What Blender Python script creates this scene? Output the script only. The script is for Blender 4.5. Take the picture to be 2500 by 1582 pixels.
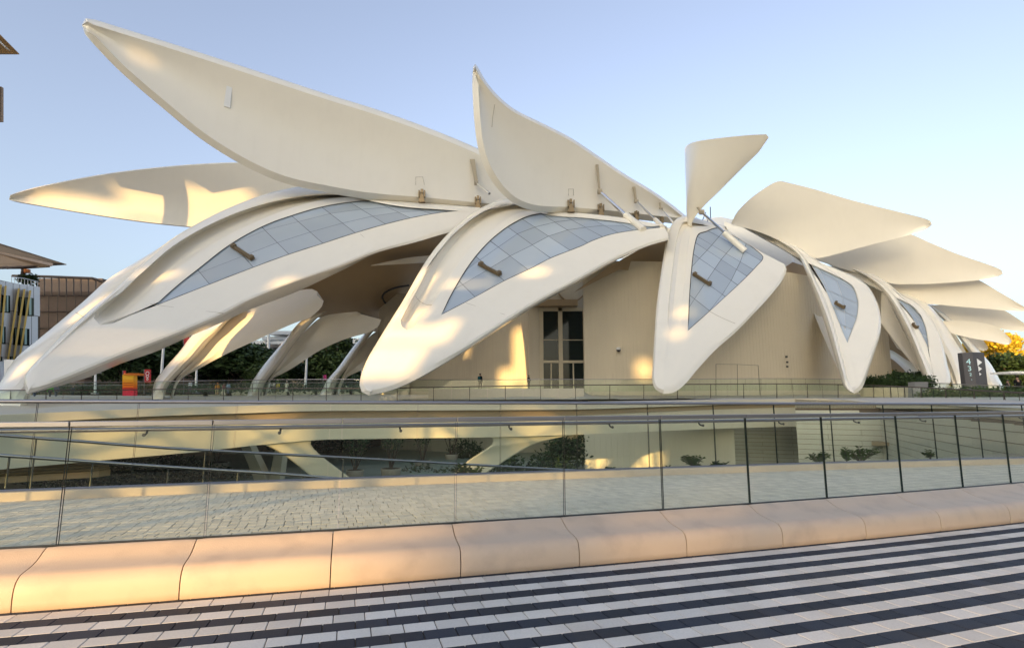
import bpy, bmesh, math, random
import numpy as np
from mathutils import Vector, Matrix
random.seed(7); np.random.seed(7)
scene = bpy.context.scene
for o in list(bpy.data.objects): bpy.data.objects.remove(o)
COL = scene.collection
R = math.radians

# ------------------------------------------------------------------ camera
EYE = 1.6; PITCH = R(8.5); FPX = 1380.0; PW, PH = 2500.0, 1582.0
cam = bpy.data.cameras.new('camera'); cam.sensor_width = 36; cam.lens = FPX / PW * 36
cam.clip_start = 0.05; cam.clip_end = 6000
co = bpy.data.objects.new('camera', cam); COL.objects.link(co)
co.location = (0, 0, EYE); co.rotation_euler = (R(90) + PITCH, 0, 0)
scene.camera = co
# ------------------------------------------------------------------ sky, sun, exposure
SUN_EL = R(7.0); SUN_AZ = R(30.0)       # low sun behind the viewer, a little to the left
w = bpy.data.worlds.new('World'); scene.world = w; w.use_nodes = True
nt = w.node_tree; nt.nodes.clear()
sky = nt.nodes.new('ShaderNodeTexSky'); sky.sky_type = 'NISHITA'; sky.sun_disc = False
sky.sun_elevation = SUN_EL; sky.sun_rotation = R(180) + SUN_AZ
sky.altitude = 0; sky.air_density = 1.0; sky.dust_density = 3.8; sky.ozone_density = 2.2
bg = nt.nodes.new('ShaderNodeBackground'); bg.inputs['Strength'].default_value = 0.15
out = nt.nodes.new('ShaderNodeOutputWorld')
hs = nt.nodes.new('ShaderNodeHueSaturation'); hs.inputs['Saturation'].default_value = .66; hs.inputs['Hue'].default_value = .513; hs.inputs['Value'].default_value = 1.0
nt.links.new(sky.outputs[0], hs.inputs['Color']); nt.links.new(hs.outputs[0], bg.inputs[0]); nt.links.new(bg.outputs[0], out.inputs[0])
sun = bpy.data.lights.new('sun', 'SUN'); sun.energy = 2.4; sun.angle = R(0.5); sun.color = (1.0, 0.63, 0.24)
so = bpy.data.objects.new('sun', sun); COL.objects.link(so)
# direction the light travels: forward (+Y), to the right, down
SUNDIR = Vector((math.sin(SUN_AZ) * math.cos(SUN_EL), math.cos(SUN_AZ) * math.cos(SUN_EL), -math.sin(SUN_EL)))
so.rotation_euler = SUNDIR.to_track_quat('-Z', 'Y').to_euler(); so.location = (-20, -60, 40)
scene.view_settings.view_transform = 'Standard'; scene.view_settings.look = 'None'
scene.view_settings.gamma = 1.0; scene.view_settings.use_curve_mapping = False
scene.view_settings.exposure = 1.82
scene.cycles.transparent_max_bounces = 40
scene.cycles.max_bounces = 8; scene.cycles.diffuse_bounces = 4; scene.cycles.glossy_bounces = 4
scene.cycles.caustics_reflective = False; scene.cycles.caustics_refractive = False

# ------------------------------------------------------------------ helpers: picture geometry -> place geometry
_c, _s = math.cos(PITCH), math.sin(PITCH)
def ray(x, y):
    a = (x - 1250) / FPX; b = (791 - y) / FPX
    return np.array([a, _c - b * _s, _s + b * _c])
def pt(x, y, D):
    return ray(x, y) * D + np.array([0, 0, EYE])
def at_z(x, y, z):
    r = ray(x, y); return r * ((z - EYE) / r[2]) + np.array([0, 0, EYE])
def at_y(x, y, Y):
    r = ray(x, y); return r * (Y / r[1]) + np.array([0, 0, EYE])
def resample(pts, n, closed=False):
    p = np.array(pts, float)
    if len(p) > 2:
        q = []
        for i in range(len(p) - 1):
            p0 = p[i - 1] if i > 0 else 2 * p[0] - p[1]
            p1, p2 = p[i], p[i + 1]
            p3 = p[i + 2] if i + 2 < len(p) else 2 * p[-1] - p[-2]
            # tangents from the neighbouring chord
            d1 = max(np.linalg.norm((p1 - p0)[:2]), 1e-6); d2 = max(np.linalg.norm((p2 - p1)[:2]), 1e-6); d3 = max(np.linalg.norm((p3 - p2)[:2]), 1e-6)
            m1 = (p2 - p0) / (d1 + d2) * d2
            m2 = (p3 - p1) / (d2 + d3) * d2
            for t in np.linspace(0, 1, 14, endpoint=False):
                h = (2*t**3-3*t**2+1)*p1 + (t**3-2*t**2+t)*m1 + (-2*t**3+3*t**2)*p2 + (t**3-t**2)*m2
                q.append(h)
        q.append(p[-1]); p = np.array(q)
    d = np.r_[0, np.cumsum(np.linalg.norm(np.diff(p[:, :2], axis=0), axis=1))]
    u = np.linspace(0, d[-1], n)
    return np.stack([np.interp(u, d, p[:, k]) for k in range(p.shape[1])], 1)
def shift(c, k):
    """move a picture curve sideways by k pixels (k may be an array); + is to the right of travel"""
    t = np.gradient(c[:, :2], axis=0); t /= np.maximum(np.linalg.norm(t, axis=1), 1e-9)[:, None]
    n = np.stack([-t[:, 1], t[:, 0]], 1)
    return c[:, :2] + n * (np.asarray(k).reshape(-1, 1) if np.ndim(k) else k)
class Plane:
    """a plane in space through three (x, y, depth) anchors"""
    def __init__(s, *a):
        s.k = np.linalg.solve(np.array([[1, x, y] for x, y, D in a]), np.array([1 / D for x, y, D in a]))
    def __call__(s, x, y):
        return 1 / (s.k[0] + s.k[1] * x + s.k[2] * y)
def row(c, dep, off=0.0):
    c = np.asarray(c); off = np.broadcast_to(np.asarray(off, float), (len(c),))
    return np.array([pt(x, y, dep(x, y) + o) for (x, y), o in zip(c[:, :2], off)])
def mix(a, b, t): return a[:, :2] * (1 - t) + b[:, :2] * t

def finish(me, mat, smooth=None):
    if mat: me.materials.append(mat)
    if smooth is not None:
        me.polygons.foreach_set('use_smooth', [True] * len(me.polygons))
        me.set_sharp_from_angle(angle=R(smooth))
    me.update()
def link(name, me, parent=None, loc=None, rot=None):
    o = bpy.data.objects.new(name, me); COL.objects.link(o)
    if parent: o.parent = parent
    if loc is not None: o.location = loc
    if rot is not None: o.rotation_euler = rot
    return o
def mesh(name, v, f, mat, parent=None, smooth=None, merge=None, recalc=True):
    me = bpy.data.meshes.new(name); bm = bmesh.new()
    vs = [bm.verts.new(p) for p in v]
    for q in f:
        try: bm.faces.new([vs[i] for i in q])
        except ValueError: pass
    if merge: bmesh.ops.remove_doubles(bm, verts=bm.verts, dist=merge)
    if recalc: bmesh.ops.recalc_face_normals(bm, faces=bm.faces)
    bm.to_mesh(me); bm.free()
    finish(me, mat, smooth)
    return link(name, me, parent)
def loft(name, rows, mat, parent=None, smooth=30, closed=True, caps=(), merge=0.004):
    n = len(rows[0]); v = [tuple(p) for r in rows for p in r]; f = []
    m = len(rows)
    for i in range(m if closed else m - 1):
        a, b = i * n, ((i + 1) % m) * n
        for j in range(n - 1): f.append((a + j, a + j + 1, b + j + 1, b + j))
    for cp in caps: f.append(tuple(cp(i, n) for i in range(m)))
    return mesh(name, v, f, mat, parent, smooth, merge)
def tag(o, label=None, cat=None, group=None, kind=None):
    if label: o['label'] = label
    if cat: o['category'] = cat
    if group: o['group'] = group
    if kind: o['kind'] = kind
    return o
def thing(name, label, cat, loc=(0, 0, 0), group=None, rotz=0):
    o = bpy.data.objects.new(name, None); COL.objects.link(o); o.location = loc; o.rotation_euler = (0, 0, rotz)
    o.empty_display_size = .3
    return tag(o, label, cat, group)
class MB:
    """collects boxes, tubes and faces into one mesh"""
    def __init__(s): s.v = []; s.f = []
    def add(s, v, f):
        b = len(s.v); s.v += [tuple(p) for p in v]; s.f += [tuple(i + b for i in q) for q in f]; return s
    def box(s, c, d, m=None):
        x, y, z = d[0] / 2, d[1] / 2, d[2] / 2
        vs = [Vector((i * x, j * y, k * z)) for i in (-1, 1) for j in (-1, 1) for k in (-1, 1)]
        if m is not None: vs = [m @ q for q in vs]
        vs = [q + Vector(c) for q in vs]
        return s.add(vs, [(0,1,3,2),(4,6,7,5),(0,4,5,1),(2,3,7,6),(0,2,6,4),(1,5,7,3)])
    def hexa(s, b, t):
        return s.add(list(b) + list(t), [(3,2,1,0),(4,5,6,7),(0,1,5,4),(1,2,6,5),(2,3,7,6),(3,0,4,7)])
    def prism(s, poly, ext):
        """polygon (list of 3-D points) pushed along a vector"""
        n = len(poly); e = Vector(ext); p = [Vector(q) for q in poly]
        return s.add(p + [q + e for q in p], [tuple(range(n))[::-1], tuple(range(n, 2 * n))] + [(i, (i + 1) % n, (i + 1) % n + n, i + n) for i in range(n)])
    def tube(s, path, r, n=8, cap=True, flat=1.0):
        path = [Vector(p) for p in path]; k = len(path); rr = r if hasattr(r, '__len__') else [r] * k
        b = len(s.v)
        for i, p in enumerate(path):
            t = (path[min(i + 1, k - 1)] - path[max(i - 1, 0)]).normalized()
            u = t.cross(Vector((0, 0, 1)))
            if u.length < 1e-3: u = Vector((1, 0, 0))
            u.normalize(); w_ = u.cross(t)
            for j in range(n):
                a = 2 * math.pi * j / n
                s.v.append(tuple(p + u * math.cos(a) * rr[i] + w_ * math.sin(a) * rr[i] * flat))
        for i in range(k - 1):
            for j in range(n):
                j2 = (j + 1) % n
                s.f.append((b + i*n + j, b + i*n + j2, b + (i+1)*n + j2, b + (i+1)*n + j))
        if cap:
            s.f.append(tuple(b + j for j in range(n))[::-1]); s.f.append(tuple(b + (k-1)*n + j for j in range(n)))
        return s
    def build(s, name, mat, parent=None, smooth=None, recalc=True):
        return mesh(name, s.v, s.f, mat, parent, smooth, None, recalc)

# ------------------------------------------------------------------ materials
def mat(name, col, rough=.6, spec=.5, metal=0., noise=None, bump=None, coat=0., streak=None, stain=None, objvar=0.):
    """noise=(scale, amount, darker colour); bump=(scale, strength); stain=(scale, amount, colour)"""
    m = bpy.data.materials.new(name); m.use_nodes = True
    t = m.node_tree; b = t.nodes['Principled BSDF']
    b.inputs['Base Color'].default_value = (*col, 1); b.inputs['Roughness'].default_value = rough
    b.inputs['Specular IOR Level'].default_value = spec; b.inputs['Metallic'].default_value = metal
    b.inputs['Coat Weight'].default_value = coat; b.inputs['Coat Roughness'].default_value = .12
    geo = t.nodes.new('ShaderNodeNewGeometry')
    last = None
    def mixin(fac_out, c2, prev, amount):
        mul = t.nodes.new('ShaderNodeMath'); mul.operation = 'MULTIPLY'; mul.inputs[1].default_value = amount
        t.links.new(fac_out, mul.inputs[0])
        mx = t.nodes.new('ShaderNodeMix'); mx.data_type = 'RGBA'
        t.links.new(mul.outputs[0], mx.inputs[0])
        if prev is None: mx.inputs[6].default_value = (*col, 1)
        else: t.links.new(prev, mx.inputs[6])
        mx.inputs[7].default_value = (*c2, 1)
        return mx.outputs[2]
    def noisef(scale, detail=5, lo=.35, hi=.7, squash=None):
        n = t.nodes.new('ShaderNodeTexNoise'); n.inputs['Scale'].default_value = scale; n.inputs['Detail'].default_value = detail
        if squash:
            mp = t.nodes.new('ShaderNodeVectorMath'); mp.operation = 'MULTIPLY'; mp.inputs[1].default_value = squash
            t.links.new(geo.outputs['Position'], mp.inputs[0]); t.links.new(mp.outputs[0], n.inputs['Vector'])
        else: t.links.new(geo.outputs['Position'], n.inputs['Vector'])
        mr = t.nodes.new('ShaderNodeMapRange'); mr.inputs[1].default_value = lo; mr.inputs[2].default_value = hi
        t.links.new(n.outputs[0], mr.inputs[0]); return mr.outputs[0]
    if noise: last = mixin(noisef(noise[0]), noise[2], last, noise[1])
    if stain: last = mixin(noisef(stain[0], 8, .5, .72), stain[2], last, stain[1])
    if streak: last = mixin(noisef(streak[0], 6, .5, .8, (1, 1, .07)), streak[2], last, streak[1])      # rain runs
    if objvar:
        oi = t.nodes.new('ShaderNodeObjectInfo'); at = t.nodes.new('ShaderNodeAttribute'); at.attribute_name = 'rnd'
        add = t.nodes.new('ShaderNodeMath'); add.operation = 'ADD'; t.links.new(oi.outputs['Random'], add.inputs[0]); t.links.new(at.outputs['Fac'], add.inputs[1])
        fr = t.nodes.new('ShaderNodeMath'); fr.operation = 'FRACT'; t.links.new(add.outputs[0], fr.inputs[0])
        hs = t.nodes.new('ShaderNodeHueSaturation')
        mr = t.nodes.new('ShaderNodeMapRange'); mr.inputs[3].default_value = 1 - objvar; mr.inputs[4].default_value = 1 + objvar
        t.links.new(fr.outputs[0], mr.inputs[0]); t.links.new(mr.outputs[0], hs.inputs['Value'])
        if last is None: hs.inputs['Color'].default_value = (*col, 1)
        else: t.links.new(last, hs.inputs['Color'])
        last = hs.outputs[0]
    if last is not None: t.links.new(last, b.inputs['Base Color'])
    if bump:
        n = t.nodes.new('ShaderNodeTexNoise'); n.inputs['Scale'].default_value = bump[0]; n.inputs['Detail'].default_value = 4
        t.links.new(geo.outputs['Position'], n.inputs['Vector'])
        bp = t.nodes.new('ShaderNodeBump'); bp.inputs['Strength'].default_value = bump[1]; bp.inputs['Distance'].default_value = .02
        t.links.new(n.outputs[0], bp.inputs['Height']); t.links.new(bp.outputs[0], b.inputs['Normal'])
    return m
def glass(name, tint, refl=1.0, rough=.01, dirt=.0):
    m = bpy.data.materials.new(name); m.use_nodes = True; t = m.node_tree; t.nodes.clear()
    o = t.nodes.new('ShaderNodeOutputMaterial'); tr = t.nodes.new('ShaderNodeBsdfTransparent'); tr.inputs[0].default_value = (*tint, 1)
    gl = t.nodes.new('ShaderNodeBsdfGlossy'); gl.inputs['Roughness'].default_value = rough; gl.inputs[0].default_value = (1, 1, 1, 1)
    fr = t.nodes.new('ShaderNodeFresnel'); g_ = t.nodes.new('ShaderNodeNewGeometry'); io = t.nodes.new('ShaderNodeMapRange')
    io.inputs[3].default_value = 1.45; io.inputs[4].default_value = 1 / 1.45        # same reflectance on the way in and on the way out
    t.links.new(g_.outputs['Backfacing'], io.inputs[0]); t.links.new(io.outputs[0], fr.inputs['IOR'])
    mul = t.nodes.new('ShaderNodeMath'); mul.operation = 'MULTIPLY'; mul.inputs[1].default_value = refl; mul.use_clamp = True
    mx = t.nodes.new('ShaderNodeMixShader')
    t.links.new(fr.outputs[0], mul.inputs[0]); t.links.new(mul.outputs[0], mx.inputs[0])
    t.links.new(tr.outputs[0], mx.inputs[1]); t.links.new(gl.outputs[0], mx.inputs[2])
    last = mx.outputs[0]
    if dirt:
        df = t.nodes.new('ShaderNodeBsdfDiffuse'); df.inputs[0].default_value = (.6, .68, .6, 1)
        m2 = t.nodes.new('ShaderNodeMixShader'); m2.inputs[0].default_value = dirt
        t.links.new(last, m2.inputs[1]); t.links.new(df.outputs[0], m2.inputs[2]); last = m2.outputs[0]
    t.links.new(last, o.inputs[0]); return m

M = {}
M['cream'] = mat('cream_panel', (.83, .775, .665), .22, .5, noise=(.25, .25, (.77, .715, .605)), stain=(.5, .07, (.68, .63, .54)), streak=(1.6, .06, (.60, .54, .43)), coat=.15)
M['soffit_shade'] = mat('soffit_panel', (.38, .275, .16), .5, .4, noise=(.3, .3, (.34, .24, .14)))  # dark brown holds the ceiling's shade in the base colour
M['ribwall'] = mat('ribbed_wall', (.64, .57, .44), .6, .4, noise=(.4, .3, (.58, .51, .39)), streak=(2.2, .2, (.46, .40, .30)))
M['skylight'] = mat('skylight_glass', (.42, .475, .525), .06, .9, noise=(.12, .55, (.33, .385, .445)), objvar=.12, coat=.6)
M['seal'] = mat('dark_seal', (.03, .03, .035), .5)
M['bronze'] = mat('bronze_metal', (.20, .145, .08), .4, .5, .6)
M['chrome'] = mat('chrome_rod', (.7, .7, .7), .15, .5, 1.)
M['steel'] = mat('brushed_steel', (.36, .34, .35), .3, .5, 1., noise=(6, .3, (.28, .27, .27)))
M['darksteel'] = mat('dark_steel', (.10, .10, .095), .4, .5, .7)
M['glass'] = glass('balustrade_glass', (.962, .986, .962), .6, .012, .0)
M['glass_far'] = glass('far_glass', (.93, .97, .94), .6, .02, .006)
M['glass_edge'] = mat('glass_edge', (.008, .02, .015), .3, .4)
M['bench'] = mat('bench_concrete', (.58, .45, .34), .5, .4, noise=(2.2, .4, (.51, .39, .29)), stain=(3.5, .55, (.42, .325, .255)), bump=(90, .12))
M['white_paver'] = mat('white_paver', (.70, .66, .60), .75, .3, noise=(60, .4, (.50, .47, .43)), stain=(1.3, .45, (.52, .46, .39)), bump=(160, .25), objvar=.11)
M['dark_paver'] = mat('dark_paver', (.024, .031, .047), .7, .3, noise=(70, .4, (.014, .018, .028)), stain=(1.3, .5, (.045, .04, .038)), bump=(160, .25), objvar=.3)
M['joint'] = mat('joint_sand', (.12, .085, .055), .9)
M['sett_joint'] = mat('sett_joint', (.36, .31, .24), .9)
M['sett'] = mat('pale_sett', (.68, .60, .47), .75, .3, noise=(5, .4, (.57, .49, .37)), stain=(.7, .4, (.50, .45, .38)), bump=(60, .2), objvar=.10)
M['kerb'] = mat('kerb_stone', (.58, .48, .38), .6, .4, noise=(3, .3, (.5, .41, .32)), stain=(5, .25, (.42, .34, .27)))
M['terrace'] = mat('terrace_paving', (.50, .45, .38), .7, .4, noise=(.5, .3, (.44, .40, .33)))
M['concrete'] = mat('pale_concrete', (.66, .58, .42), .6, .4, noise=(.7, .3, (.6, .52, .37)), stain=(1.5, .2, (.5, .43, .3)))
M['clad'] = mat('stone_cladding', (.55, .51, .40), .65, .4, noise=(.8, .3, (.48, .44, .35)), stain=(1.2, .3, (.42, .38, .3)), objvar=.05)
M['courtfloor'] = mat('court_floor', (.30, .36, .30), .35, .5, noise=(.5, .5, (.14, .18, .15)))
M['ground'] = mat('ground_sand', (.30, .26, .20), .9, .2, noise=(.1, .4, (.25, .22, .17)))
M['soil'] = mat('planting_soil', (.05, .04, .025), .95, .1)
M['leaf'] = mat('leaf', (.05, .085, .02), .55, .4, noise=(1.5, .6, (.03, .05, .012)), objvar=.2)
M['leaf_dark'] = mat('leaf_dark', (.025, .05, .015), .6, .3, noise=(.6, .6, (.045, .075, .02)), objvar=.2)
M['leaf_sunlit'] = mat('leaf_sunlit', (.60, .40, .02), .6, .3, noise=(.35, .7, (.14, .15, .02)), objvar=.2)  # low sun on the foliage is painted into this gold
M['bark'] = mat('bark', (.09, .065, .045), .9)
M['pot'] = mat('pot_stone', (.36, .31, .23), .7)
M['white_clad'] = mat('white_cladding', (.80, .80, .79), .5, noise=(.3, .2, (.72, .72, .72)))
M['gold'] = mat('golden_fin', (.55, .34, .07), .4, .5, .4)
M['brown_mesh'] = mat('brown_mesh', (.13, .09, .07), .7, noise=(3, .4, (.10, .07, .055)))
M['brown_frame'] = mat('brown_frame', (.09, .065, .05), .6)
M['dark_glass'] = mat('dark_glass', (.014, .022, .02), .06, .25)
M['grey'] = mat('grey_metal', (.20, .20, .20), .5, .5)
M['pylon'] = mat('pylon_grey', (.085, .08, .085), .45, .5, .2)
M['white'] = mat('white_paint', (.75, .75, .74), .5)
M['tan'] = mat('tan_render', (.34, .25, .18), .8, noise=(.3, .3, (.28, .2, .15)))
M['red'] = mat('red_banner', (.42, .015, .02), .6)
M['orange'] = mat('orange_panel', (.75, .20, .02), .5)
M['green'] = mat('green_awning', (.02, .22, .10), .6)
M['canopy'] = mat('canopy_brown', (.10, .08, .07), .55, .4, .3)
M['timber'] = mat('bench_timber', (.34, .20, .08), .6)
# ================================================================== ground, plaza, path, courtyard, terrace
cfB = [5.37e-3, .30406, 5.893]                       # foot of the bench in plan: Y = a X^2 + b X + c
def bench_y(x): return cfB[0] * x * x + cfB[1] * x + cfB[2]
class Arc:
    """arc-length walk along a plan curve Y(X); pos(s, off): off>0 is away from the viewer"""
    def __init__(s, fy, x0=-26, x1=34, n=5000):
        s.x = np.linspace(x0, x1, n); s.y = fy(s.x)
        s.d = np.r_[0, np.cumsum(np.hypot(np.diff(s.x), np.diff(s.y)))]; s.d -= np.interp(0, s.x, s.d)
        s.t = np.arctan2(np.gradient(s.y), np.gradient(s.x))
    def pos(s, d, off=0.):
        x, y, a = np.interp(d, s.d, s.x), np.interp(d, s.d, s.y), np.interp(d, s.d, s.t)
        return np.array([x - math.sin(a) * off, y + math.cos(a) * off]), a
    def find(s, xw, yw):
        i = int(np.argmin((s.x - xw) ** 2 + (s.y - yw) ** 2)); return s.d[i]
BA = Arc(bench_y)
gm = bpy.data.meshes.new('ground'); S = 2500
gm.from_pydata([(-S, -S, -3.2), (S, -S, -3.2), (S, S, -3.2), (-S, S, -3.2)], [], [(0, 1, 2, 3)]); finish(gm, M['ground'])
tag(link('ground', gm), kind='structure')
def band(name, arc_, o0, o1, z, z0, mt, d0=-20, d1=30, n=80, kind='structure'):
    mb = MB(); v = []
    for d in np.linspace(d0, d1, n):
        for o, zz in ((o0, z), (o1, z), (o1, z0), (o0, z0)):
            p, a = arc_.pos(d, o); v.append((p[0], p[1], zz))
    f = []
    for i in range(n - 1):
        for k in range(4): f.append((i*4 + k, i*4 + (k+1) % 4, i*4 + 4 + (k+1) % 4, i*4 + 4 + k))
    f += [(0, 1, 2, 3), tuple(range((n-1)*4, n*4))]
    o = mesh(name, v, f, mt)
    if kind: tag(o, kind=kind)
    return o
# plaza slab on which the striped pavers lie; it runs back behind the viewer
mb = MB(); v = []; n = 50
for d in np.linspace(-20, 30, n):
    p, a = BA.pos(d, .62); v += [(p[0], p[1], -.012), (p[0], p[1], -3.3)]
v += [(60, -140, -.012), (60, -140, -3.3), (-60, -140, -.012), (-60, -140, -3.3)]
top = [2*i for i in range(n)] + [2*n, 2*n+2]; f = [tuple(top)]
allr = list(range(n)) + [n, n+1]
f += [(2*allr[i], 2*allr[i]+1, 2*allr[(i+1) % len(allr)]+1, 2*allr[(i+1) % len(allr)]) for i in range(len(allr))]
plaza = tag(mesh('pavement', v, f, M['joint']), kind='structure')
# striped pavers: alternating white and dark rows that follow the bench
PL, PWD = .234, .1685
def paver_mesh(name, mt, L, W, H, bev=.004, wob=0):
    me = bpy.data.meshes.new(name); x, y = L / 2, W / 2; b = bev
    v = [(-x, -y, -H), (x, -y, -H), (x, y, -H), (-x, y, -H), (-x, -y, -b), (x, -y, -b), (x, y, -b), (-x, y, -b), (-x+b, -y+b, 0), (x-b, -y+b, 0), (x-b, y-b, 0), (-x+b, y-b, 0)]
    f = [(0,1,5,4),(1,2,6,5),(2,3,7,6),(3,0,4,7),(4,5,9,8),(5,6,10,9),(6,7,11,10),(7,4,8,11),(8,9,10,11)]
    me.from_pydata(v, [], f); finish(me, mt); return me
pm = [paver_mesh('white_paver', M['white_paver'], PL - .005, PWD - .003, .03), paver_mesh('dark_paver', M['dark_paver'], PL - .005, PWD - .003, .03)]
cand = []
for r in range(-1, 50):
    off = -(r + .83) * PWD
    sh = random.uniform(0, PL)
    for k in range(-70, 120):
        d = k * PL + sh; p, a = BA.pos(d, off - (PWD * .0))
        if p[1] < 1.6: continue
        q = ray(0, 0); rel = np.array([p[0], p[1], -EYE]); dep = rel[1] * _c + rel[2] * _s
        if dep < 1: continue
        px = 1250 + FPX * rel[0] / dep; py = 791 - FPX * (-rel[1] * _s + rel[2] * _c) / dep
        if -1500 < px < 4000 and py < 2900: cand.append((dep, p, a, r % 2, 0 <= px <= 2500 and py <= 1582))
cand.sort(key=lambda c: (not c[4], c[0]))
def tile_stuff(name, items, meshes, mats, parent):
    v, f, mi, rn = [], [], [], []
    for (p, a, z, k) in items:
        me = meshes[k]; b = len(v); ca, sa = math.cos(a), math.sin(a); r_ = random.random()
        tz = random.uniform(-.0008, .0008)
        for q in me.vertices: v.append((p[0] + q.co.x * ca - q.co.y * sa, p[1] + q.co.x * sa + q.co.y * ca, z + q.co.z + tz)); rn.append(r_)
        for q in me.polygons: f.append(tuple(b + i for i in q.vertices)); mi.append(k)
    me = bpy.data.meshes.new(name); me.from_pydata(v, [], f)
    for m_ in mats: me.materials.append(m_)
    me.polygons.foreach_set('material_index', mi)
    at = me.attributes.new('rnd', 'FLOAT', 'POINT'); at.data.foreach_set('value', rn); me.update()
    o = link(name, me, parent); o['kind'] = 'stuff'; return o
for (dep, p, a, k, vis) in cand[:300]:
    o = link('paver', pm[k], plaza, (p[0], p[1], random.uniform(-.0006, .0006)), (random.uniform(-.0012, .0012), random.uniform(-.0012, .0012), a))
tile_stuff('paver_field', [(p, a, 0, k) for dep, p, a, k, vis in cand[300:]], pm, [M['white_paver'], M['dark_paver']], plaza)

# glass line behind the bench (measured joints), then the sett path and its kerb
JT = [(143,1278,175,988),(483,1262,503,985),(795,1248,808,985),(1078,1235,1082,983),(1332,1215,1328,980),(1556,1197,1550,975),(1760,1183,1750,972),(1942,1170,1928,970),(2108,1155,2092,970),(2260,1145,2240,970),(2398,1138,2376,968)]
KS = 1 / .9632; ZB = .40
JP = [at_z(x * KS, y * KS, ZB)[:2] for x, y, *_ in JT]
cfG = np.polyfit([p[0] for p in JP], [p[1] for p in JP], 2)
GA = Arc(lambda x: cfG[0] * x * x + cfG[1] * x + cfG[2])
JD = [GA.find(*p) for p in JP]
st = np.diff(JD)
JD = [JD[0] - 1.21 * k for k in range(7, 0, -1)] + JD + [JD[-1] + 1.35 * i for i in range(1, 9)]
KP = [at_z(x * KS, y * KS, .37)[:2] for x, y in ((0,1182),(600,1150),(1080,1138),(1560,1115),(2000,1105),(2400,1090))]
cfK = np.polyfit([p[0] for p in KP], [p[1] for p in KP], 2)
KA = Arc(lambda x: cfK[0] * x * x + cfK[1] * x + cfK[2])
ZP = .37
path = band('path', GA, .06, 3.6, ZP - .010, -3.3, M['sett_joint'], -20, 30)
SL, SW = .094, .172
sm_ = [paver_mesh('sett', M['sett'], SL - .005, SW - .004, .03, .0035)]
cand = []
for r in range(0, 22):
    sh = random.uniform(0, SL)
    for k in range(-170, 290):
        d = k * SL + sh + random.uniform(-.006, .006); p, a = GA.pos(d, .16 + (r + .5) * SW)
        ky = cfK[0] * p[0] ** 2 + cfK[1] * p[0] + cfK[2]
        if p[1] > ky + .05: continue
        dep = p[1] * _c + (ZP - EYE) * _s; px = 1250 + FPX * p[0] / dep
        if -900 < px < 3400: cand.append((dep, p, a, 0, 0 <= px <= 2500))
cand.sort(key=lambda c: (not c[4], c[0]))
for (dep, p, a, k, vis) in cand[:300]:
    link('sett', sm_[0], path, (p[0], p[1], ZP + random.uniform(-.0006, .0006)), (random.uniform(-.0012, .0012), random.uniform(-.0012, .0012), a))
tile_stuff('sett_field', [(p, a, ZP, 0) for dep, p, a, k, vis in cand[300:]], sm_, [M['sett']], path)
kerb = band('kerb', KA, 0, .30, ZP + .115, -3.25, M['kerb'], -20, 30)

# courtyard floor, lower than the plaza, and the planting bank below the path
fl = MB(); fl.hexa([(-60, 8, -3.3), (60, 14, -3.3), (70, 75, -3.3), (-60, 75, -3.3)], [(-60, 8, -3.0), (60, 14, -3.0), (70, 75, -3.0), (-60, 75, -3.0)])
tag(fl.build('courtyard_floor', M['courtfloor']), kind='structure')
v = []; f = []; n = 60
for i, d in enumerate(np.linspace(-20, 30, n)):
    for o, z in ((.30, .36), (.75, .28), (2.6, -.5), (6.5, -2.99)):
        p, a = KA.pos(d, o); v.append((p[0], p[1], z + random.uniform(-.05, .05)))
for i in range(n - 1):
    for k in range(3): f.append((i*4+k, i*4+k+1, i*4+5+k, i*4+4+k))
tag(mesh('planting_bank', v, f, M['soil'], smooth=60), kind='structure')

# upper terrace: a gently rising sheet whose front edge bends round the courtyard
FE = [(-1100,16.4,1.1),(-600,17,1.2),(-120,17.9,1.30),(0,19,1.38),(200,20.5,1.50),(400,22,1.62),(580,23.3,1.70),(756,24.4,1.79),(1000,25.5,1.81),(1200,26.5,1.83),(1416,29,1.86),(1640,34,2.03),(1850,39.5,2.22),(2000,41,2.3),(2154,33,1.92),(2300,24,1.68),(2420,18.5,1.58),(2560,14,1.5)]
FW = []
for x, D, z in FE:
    r = ray(x, 997); X, Y = r[0] * D, r[1] * D
    FW.append((X, Y, z))
FW = np.array(FW); FR = resample(FW, 90)
def tz(X, Y):
    yf = np.interp(X, FR[:, 0], FR[:, 1]) if X < FR[-1, 0] else FR[-1, 1]
    i = np.argmin((FR[:, 0] - X) ** 2 + (FR[:, 1] - Y) ** 2)
    i = np.argmin((FR[:, 0] - X) ** 2 + (FR[:, 1] - Y) ** 2)
    z0 = FR[i, 2]; dist = math.hypot(FR[i, 0] - X, FR[i, 1] - Y); z = z0 + .017 * dist
    # forecourt level, reached by a gentle rise; the entrance platform stands higher behind its low wall
    plat = np.clip((X + 4.5) / 1.5, 0, 1) * np.clip((8.5 - X) / 1.5, 0, 1)
    up = 3.5 * (1 - plat) + 3.62 * plat - .016 * max(0, -X - 26); t = np.clip((Y - 52) / 27, 0, 1); tp_ = np.clip((Y - 53.8) / 4.0, 0, 1)
    t = t * (1 - plat) + tp_ * plat
    return z + (max(up, z) - z) * t
v = []; f = []; fr = [tuple(p) for p in FR]
fr = [(-140, 9, 1.2)] + fr + [(120, 9, 1.45)]
ks = [0, .008, .016, .03, .05, .065, .08, .092, .104, .116, .128, .145, .18, .24, .34, .5, 1.0]
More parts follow.
